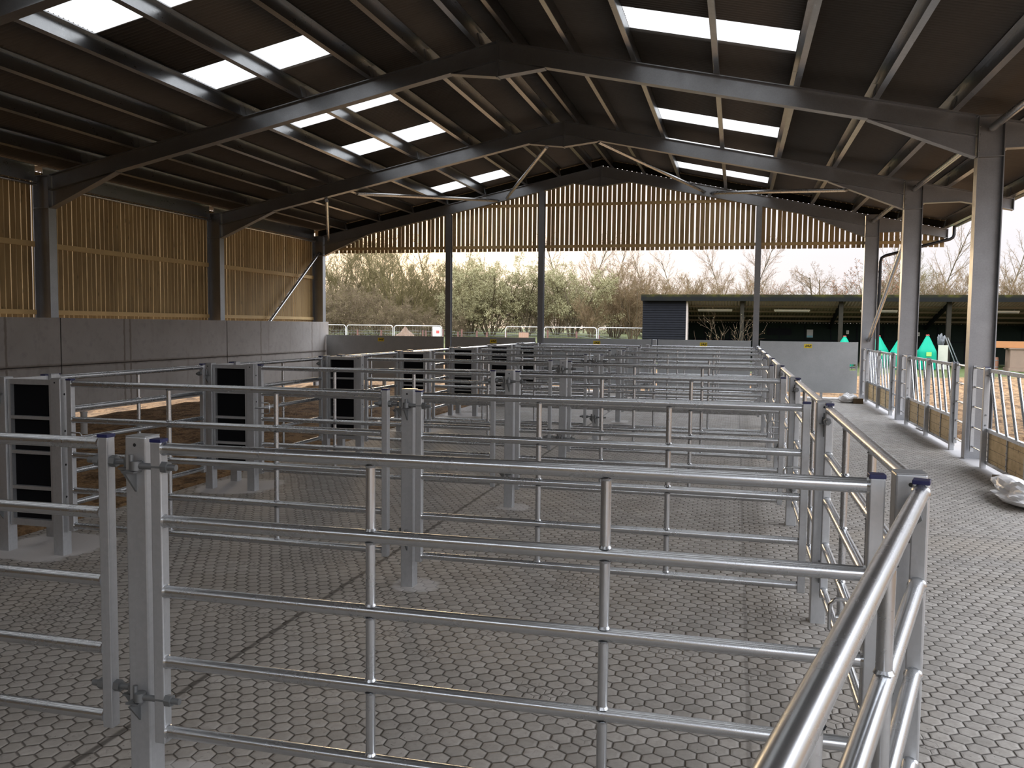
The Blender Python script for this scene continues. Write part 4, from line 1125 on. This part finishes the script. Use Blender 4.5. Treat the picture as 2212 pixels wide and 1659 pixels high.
# ------------------------------------------------------------------ field beyond: barriers, fence, mound
def ped_barrier(x, y, w, label, fill=None):
    z = ground_z(x + w / 2, y) + 0.0
    t = thing('pedestrian_barrier', label, 'barrier', (x, y, z), 0, 'pedestrian barriers in the field')
    h = 1.555 - z; r = 0.12
    pts = [(0.02, 0, 0.03), (0.02, 0, h - r)]
    pts += [(0.02 + r - r * math.cos(a * math.pi / 12), 0, h - r + r * math.sin(a * math.pi / 12)) for a in range(1, 7)]
    pts += [(w - 0.02 - r + r * math.sin(a * math.pi / 12), 0, h - r + r * math.cos(a * math.pi / 12)) for a in range(0, 7)]
    pts += [(w - 0.02, 0, 0.03)]
    MB().path(pts, 0.019, 8).build('frame', MAT['white_paint'], t)
    MB().tube((0.02, 0, 0.16), (w - 0.02, 0, 0.16), 0.015, 8).build('bottom_rail', MAT['white_paint'], t)
    b = MB(); n = 18
    for i in range(1, n): b.tube((w * i / n, 0, 0.16), (w * i / n, 0, h - 0.01), 0.0022, 4)
    b.build('infill_bars', MAT['galv'], t)
    for xx in (0.15, w - 0.15): MB().span((xx - 0.03, -0.25, 0.0), (xx + 0.03, 0.25, 0.03)).build('foot', MAT['white_paint'], t)
    return t
BY = 37.0
ped_barrier(-19.65, BY, 2.30, 'white tubular barrier in the field, cut off by the concrete wall end')
ped_barrier(-17.33, BY, 2.30, 'white tubular barrier in the field left of the earth mound')
bb = ped_barrier(-15.00, BY, 2.30, 'white tubular barrier in front of the earth mound')
t = thing('mesh_sign', 'white mesh sign with a red patch on the end of a field barrier', 'sign', (-12.95, BY - 0.03, 0.95))
MB().prism([(-0.17, -0.4), (0.20, -0.4), (0.20, 0.53), (0.12, 0.57), (-0.20, 0.57)], 'Y', -0.004, 0.004).build('mesh_sheet', plain('pale_mesh', (0.55, 0.53, 0.5), 0.7), t)
MB().span((-0.02, -0.009, 0.28), (0.12, -0.005, 0.40)).build('red_patch', MAT['red'], t)
ped_barrier(-9.80, BY, 1.66, 'white tubular barrier with a peach board behind, left of the middle post')
ped_barrier(-8.08, BY, 2.33, 'white tubular barrier just right of the middle gable post')
ped_barrier(-6.64, 43.0, 2.36, 'white tubular barrier running up to the black shed end')
t = thing('peach_sign_board', 'plain peach board fixed behind a field barrier', 'board', (-8.98, BY + 0.08, 0.45))
MB().span((-0.22, -0.012, 0.0), (0.22, 0.012, 0.86)).build('board', MAT['peach_board'], t)
def mound(x, y, r, h, label, seed):
    m = MB(); n, k = 28, 10; rng = random.Random(seed); vs = []
    for j in range(k + 1):
        f = j / k
        for i in range(n):
            a = 2 * math.pi * i / n
            q = r * (1 - f) ** 1.0
            nn = mnoise.noise(Vector((math.cos(a) * 1.5 + seed, math.sin(a) * 1.5, f * 4))) * 0.16 + mnoise.noise(Vector((math.cos(a) * 5, math.sin(a) * 5 + seed, f * 9))) * 0.08
            vs.append((q * math.cos(a) * (1 + nn), q * math.sin(a) * (1 + nn), h * f * (1 + nn * 0.5) - 0.1))
    m.add(vs, [(j * n + i, j * n + (i + 1) % n, (j + 1) * n + (i + 1) % n, (j + 1) * n + i) for j in range(k) for i in range(n)], True)
    o = m.build('earth_mound', plain('dry_earth_%d' % seed, (0.17, 0.112, 0.075), 0.95, var=0.45, scale=5, bump=0.05), None, (x, y, ground_z(x, y)))
    tag(o, label, 'mound', 'earth heaps', 'thing')
mound(-15.4, 39.4, 0.95, 1.12, 'pointed heap of dry earth behind a white field barrier', 1)
mound(-18.9, 39.0, 0.9, 0.68, 'low heap of orange earth by the concrete wall end', 2)
t = thing('wire_fence', 'wire stock fence on red-brown posts crossing the field before the trees', 'fence', (0, 45.0, 0))
for x in (-20.4, -19.0, -17.6, -16.54, -16.36, -16.0, -15.4, -14.53, -14.34, -13.49, -12.95, -11.9, -10.9, -9.6, -8.05, -6.9, -5.38, -4.5):
    z = ground_z(x, 45.0); MB().tube((x, 0, z - 0.1), (x + random.uniform(-0.03, 0.03), 0, z + 0.68 + random.uniform(-0.08, 0.08)), 0.05, 8).build('fence_post', MAT['red_post'], t)
w = MB()
for h in (0.15, 0.3, 0.45, 0.6):
    xs = [-22 + i for i in range(19)]
    for a, b in zip(xs, xs[1:]): w.tube((a, 0, ground_z(a, 45.0) + h), (b, 0, ground_z(b, 45.0) + h), 0.008, 4, caps=False)
w.build('wires', MAT['dark_fitting'], t)

# ------------------------------------------------------------------ trees and shrubs
class Tree:
    def __init__(self, seed): self.r = random.Random(seed); self.low = MB(); self.high = MB(); self.leaf = MB(); self.tips = []
    def seg(self, m, p, q, r0, r1, n=3):
        d = (q - p)
        if d.length < 1e-5: return
        d = d.normalized(); a = d.orthogonal().normalized(); b = d.cross(a); vs = []
        for c, r in ((p, r0), (q, r1)):
            for i in range(n):
                t = 2 * math.pi * i / n; vs.append(c + (a * math.cos(t) + b * math.sin(t)) * r)
        m.add(vs, [(i, (i + 1) % n, n + (i + 1) % n, n + i) for i in range(n)], True)
    def grow(self, p, d, L, r, lvl, P):
        rg = self.r; nseg = 4 if lvl == 0 else 3
        pts = [p]; dirs = []; q = p.copy(); dd = d.copy()
        for i in range(nseg):
            dd = (dd + Vector((rg.gauss(0, 1), rg.gauss(0, 1), rg.gauss(0, 0.6))) * P['jit'] + Vector((0, 0, P['up']))).normalized()
            q2 = q + dd * (L / nseg)
            ra = r * (1 - 0.6 * i / nseg); rb = r * (1 - 0.6 * (i + 1) / nseg)
            self.seg(self.low if lvl <= P['trunk'] else self.high, q, q2, ra, rb, 6 if lvl == 0 else (4 if lvl == 1 else 3))
            q = q2; pts.append(q); dirs.append(dd)
        if lvl >= P['lev']:
            self.tips.append((pts, dd)); return
        n = P['kids'][lvl]
        for j in range(n):
            f = P['start'][lvl] + (1 - P['start'][lvl]) * (j + rg.random()) / n
            k = min(nseg - 1, int(f * nseg)); fr = f * nseg - k
            base = pts[k].lerp(pts[k + 1], fr); ax = dirs[k]
            o = ax.orthogonal().normalized(); o.rotate(Matrix.Rotation(rg.uniform(0, 6.283), 3, ax))
            ang = R(rg.uniform(*P['ang']))
            cd = (ax * math.cos(ang) + o * math.sin(ang)).normalized()
            self.grow(base, cd, L * P['len'] * rg.uniform(0.7, 1.15) * (1.15 - 0.5 * f), max(P['rmin'], r * (1 - 0.6 * f) * 0.55), lvl + 1, P)
    def leaves(self, per, size):
        rg = self.r
        for pts, d in self.tips:
            for _ in range(per):
                k = rg.randrange(len(pts) - 1); c = pts[k].lerp(pts[k + 1], rg.random())
                c = c + Vector((rg.gauss(0, 1), rg.gauss(0, 1), rg.gauss(0, 1))) * size * 0.5
                a = Vector((rg.gauss(0, 1), rg.gauss(0, 1), rg.gauss(0, 1) + 0.3)).normalized() * size * rg.uniform(0.6, 1.3)
                b = a.orthogonal().normalized() * size * 0.35
                b.rotate(Matrix.Rotation(rg.uniform(0, 6.28), 3, a.normalized()))
                self.leaf.add([c, c + a * 0.5 + b, c + a, c + a * 0.5 - b], [(0, 1, 2, 3)])
def tree_proto(name, seed, stems, height, spread, P, twig, leaf=None):
    T = Tree(seed); rg = T.r
    for s in range(stems):
        a = 2 * math.pi * (s + rg.random() * 0.6) / stems
        lean = spread * rg.uniform(0.4, 1.0) if stems > 1 else rg.uniform(0, 0.06)
        d = Vector((math.cos(a) * lean, math.sin(a) * lean, 1)).normalized()
        T.grow(Vector((math.cos(a) * 0.12 * (stems > 1), math.sin(a) * 0.12 * (stems > 1), -0.15)), d, height * rg.uniform(0.75, 1.0), P['r0'] * rg.uniform(0.7, 1.0), 0, P)
    parts = [('trunk', T.low.mesh('trunk', MAT['bark'], False)), ('branches', T.high.mesh('branches', MAT[twig], False))]
    if leaf:
        T.leaves(leaf[1], leaf[2]); parts.append(('foliage', T.leaf.mesh('foliage', MAT[leaf[0]], False)))
    return name, parts
BASE = dict(jit=0.10, up=0.04, trunk=1, lev=4, kids=(8, 6, 5, 4), start=(0.25, 0.2, 0.15, 0.1), ang=(22, 55), len=0.52, r0=0.075, rmin=0.0055)
def PP(**k): d = dict(BASE); d.update(k); return d
PROTO = {
 'thicket': tree_proto('thicket_shrub', 11, 9, 2.6, 0.75, PP(kids=(9, 7, 6, 4), up=0.02, jit=0.17, r0=0.025, ang=(25, 65), rmin=0.006, trunk=0, start=(0.05, 0.15, 0.15, 0.1)), 'twig_brown', ('leaf_olive', 1, 0.03)),
 'olive': tree_proto('bare_tree', 12, 7, 4.8, 0.38, PP(kids=(11, 7, 6, 3), ang=(18, 45), up=0.06, r0=0.055, start=(0.1, 0.2, 0.15, 0.1), trunk=0), 'twig_olive', ('leaf_olive', 1, 0.035)),
 'willow': tree_proto('willow_tree', 13, 6, 4.1, 0.5, PP(kids=(10, 7, 5, 3), ang=(25, 60), up=0.03, jit=0.14, r0=0.07, start=(0.15, 0.2, 0.15, 0.1)), 'twig_olive', ('leaf_sage', 4, 0.055)),
 'shrub': tree_proto('bare_shrub', 14, 9, 3.6, 0.55, PP(kids=(9, 7, 5, 3), up=0.05, ang=(20, 50), r0=0.038, trunk=0, start=(0.12, 0.2, 0.15, 0.1)), 'twig_tan', ('leaf_olive', 1, 0.03)),
 'tall': tree_proto('tall_bare_tree', 15, 1, 8.2, 0.1, PP(kids=(20, 9, 6, 3), start=(0.2, 0.15, 0.1, 0.1), ang=(22, 46), len=0.36, r0=0.085, up=0.035), 'twig_hazed'),
 'round': tree_proto('round_bare_tree', 16, 2, 5.4, 0.25, PP(kids=(12, 8, 6, 3), start=(0.35, 0.15, 0.1, 0.1), ang=(35, 68), len=0.46, r0=0.10, up=0.02), 'twig_tan'),
 'rust': tree_proto('rust_leaved_shrub', 17, 5, 3.8, 0.5, PP(kids=(8, 6, 4, 3), ang=(25, 55), r0=0.05), 'twig_brown', ('leaf_rust', 1, 0.055)),
}
TREES = [  # kind, x, y, scale, rotation, where it stands
 ('olive', -26.6, 55, 1.15, 0.2, 'at the concrete wall end'), ('olive', -23.8, 56, 1.28, 2.1, 'behind the brown thicket, tall'),
 ('olive', -21.2, 54, 1.05, 4.0, 'right of the brown thicket'), ('olive', -19.6, 55, 0.92, 1.0, 'just left of the left gable post'),
 ('olive', -17.4, 57, 0.80, 5.1, 'just right of the left gable post'), ('olive', -18.6, 60, 0.95, 3.0, 'set back behind the left gable post'),
 ('thicket', -25.6, 50, 1.15, 0.5, 'leftmost of the brown row'), ('thicket', -23.4, 50.5, 1.25, 1.9, 'middle of the brown row'), ('thicket', -21.2, 50, 1.0, 3.3, 'rightmost of the brown row'), ('thicket', -19.0, 51, 0.72, 4.4, 'low, under the bare trees'), ('thicket', -17.2, 52, 0.62, 2.4, 'low, right of the left gable post'),
 ('willow', -15.3, 54, 1.22, 0.0, 'large, between the left and middle gable posts'), ('willow', -13.2, 55, 1.08, 2.6, 'large, just left of the middle gable post'), ('willow', -16.5, 53, 0.78, 4.4, 'small, left of the large pair'), ('willow', -10.0, 54, 1.10, 1.2, 'round, just right of the middle gable post'),
 ('shrub', -7.6, 56, 1.25, 0.4, 'between willow and black shed end, first'), ('shrub', -6.3, 55, 1.15, 2.2, 'between willow and black shed end, second'), ('shrub', -11.8, 58, 0.95, 3.3, 'behind the two willows'), ('shrub', -8.6, 53, 0.7, 5.0, 'low, in front of the fence end'),
 ('shrub', -4.6, 58, 1.30, 1.0, 'above the left end of the shed roof'), ('shrub', -2.9, 60, 1.25, 2.8, 'above the weatherboarded shed front'), ('shrub', -1.2, 61, 1.22, 4.1, 'above the first shed bay, left'), ('shrub', 0.9, 61, 1.15, 5.5, 'above the first shed bay, right'),
 ('tall', -0.6, 63, 0.92, 0.7, 'left of the right gable post'), ('tall', 0.6, 64, 0.95, 3.9, 'beside the right gable post'), ('tall', 2.6, 70, 0.88, 1.9, 'right of the right gable post, pale'),
 ('round', 4.95, 62, 1.12, 0.0, 'round crowned, above the middle of the shed'), ('rust', 2.3, 60, 1.05, 1.0, 'right of the right gable post'), ('shrub', 3.4, 62, 1.0, 2.0, 'under the round crowned tree, left'), ('rust', 6.3, 60, 1.0, 3.0, 'under the round crowned tree, right'), ('rust', 8.3, 59, 1.35, 4.5, 'left of the farthest column'),
 ('olive', 9.7, 61, 1.05, 0.3, 'between the two far columns, left'), ('shrub', 10.9, 62, 1.15, 1.3, 'between the two far columns, middle'), ('shrub', 12.3, 61, 1.3, 3.4, 'between columns, right'), ('shrub', 13.9, 62, 1.25, 5.2, 'left of the nearest full column'), ('shrub', 16.2, 60, 1.25, 0.9, 'right of the nearest full column'), ('shrub', 17.9, 60, 1.4, 2.9, 'at the right edge of the photo'),
] + [('thicket', -33.5 + 2.5 * i, 66 + (i * 7 % 5) * 0.6, 1.25 + (i * 5 % 7) * 0.06, i * 1.7, '%s from left in the back hedge' % ORD[i]) for i in range(12)] + [
 ('tall', -31.0, 74, 1.12, 0.1, 'far left, pale'), ('tall', -28.4, 75, 1.18, 1.5, 'pale, behind the brown thicket'), ('tall', -26.4, 74, 1.10, 2.5, 'pale, behind the thicket right end'), ('tall', -24.0, 75, 0.98, 3.6, 'pale, behind the left gable post'),
 ('tall', -21.0, 76, 0.92, 0.9, 'pale, right of the left gable post'), ('tall', -14.6, 75, 1.10, 2.2, 'pale, left of the middle gable post'), ('tall', -13.0, 76, 1.12, 4.4, 'pale, right of the middle gable post'), ('tall', -10.6, 74, 1.05, 5.3, 'pale, behind the round willow'), ('tall', -7.4, 76, 0.95, 0.6, 'pale, before the shed end'), ('tall', -4.6, 77, 1.0, 1.7, 'pale, above the shed left end'),
 ('tall', 11.6, 74, 1.15, 2.9, 'pale, between the two far columns'), ('tall', 14.6, 73, 1.20, 3.7, 'pale, left of the nearest full column'), ('tall', 19.5, 74, 1.15, 4.9, 'pale, at the right edge of the photo'),
]
KINDL = {'thicket': 'dense purple-brown thicket shrub', 'olive': 'bare olive-twigged tree', 'willow': 'sage-green willow in catkin', 'shrub': 'bare tan-twigged shrub', 'tall': 'tall thin bare tree', 'round': 'bare tree', 'rust': 'rust-leaved shrub'}
for kind, x, y, sc, rz, where in TREES:
    nm, parts = PROTO[kind]
    t = thing(nm, '%s beyond the field fence, %s' % (KINDL[kind], where), 'shrub' if kind in ('thicket', 'shrub', 'rust') else 'tree', (x, y, ground_z(x, y) - 0.05), rz, 'trees and shrubs beyond the field')
    t.scale = (sc, sc, sc)
    for pn, me in parts:
        o = bpy.data.objects.new(pn, me); COL.objects.link(o); o.parent = t
# sapling in front of the shed
nm, parts = tree_proto('bare_sapling', 21, 6, 2.2, 0.6, PP(kids=(5, 3, 2), lev=2, start=(0.3, 0.3, 0.3), r0=0.012, rmin=0.0035, ang=(20, 45), jit=0.08), 'twig_brown', ('leaf_sage', 1, 0.03))
t = thing(nm, 'small bare sapling with pale buds in front of the shed', 'shrub', (-0.25, 33.0, -0.05))
for pn, me in parts:
    o = bpy.data.objects.new(pn, me); COL.objects.link(o); o.parent = t
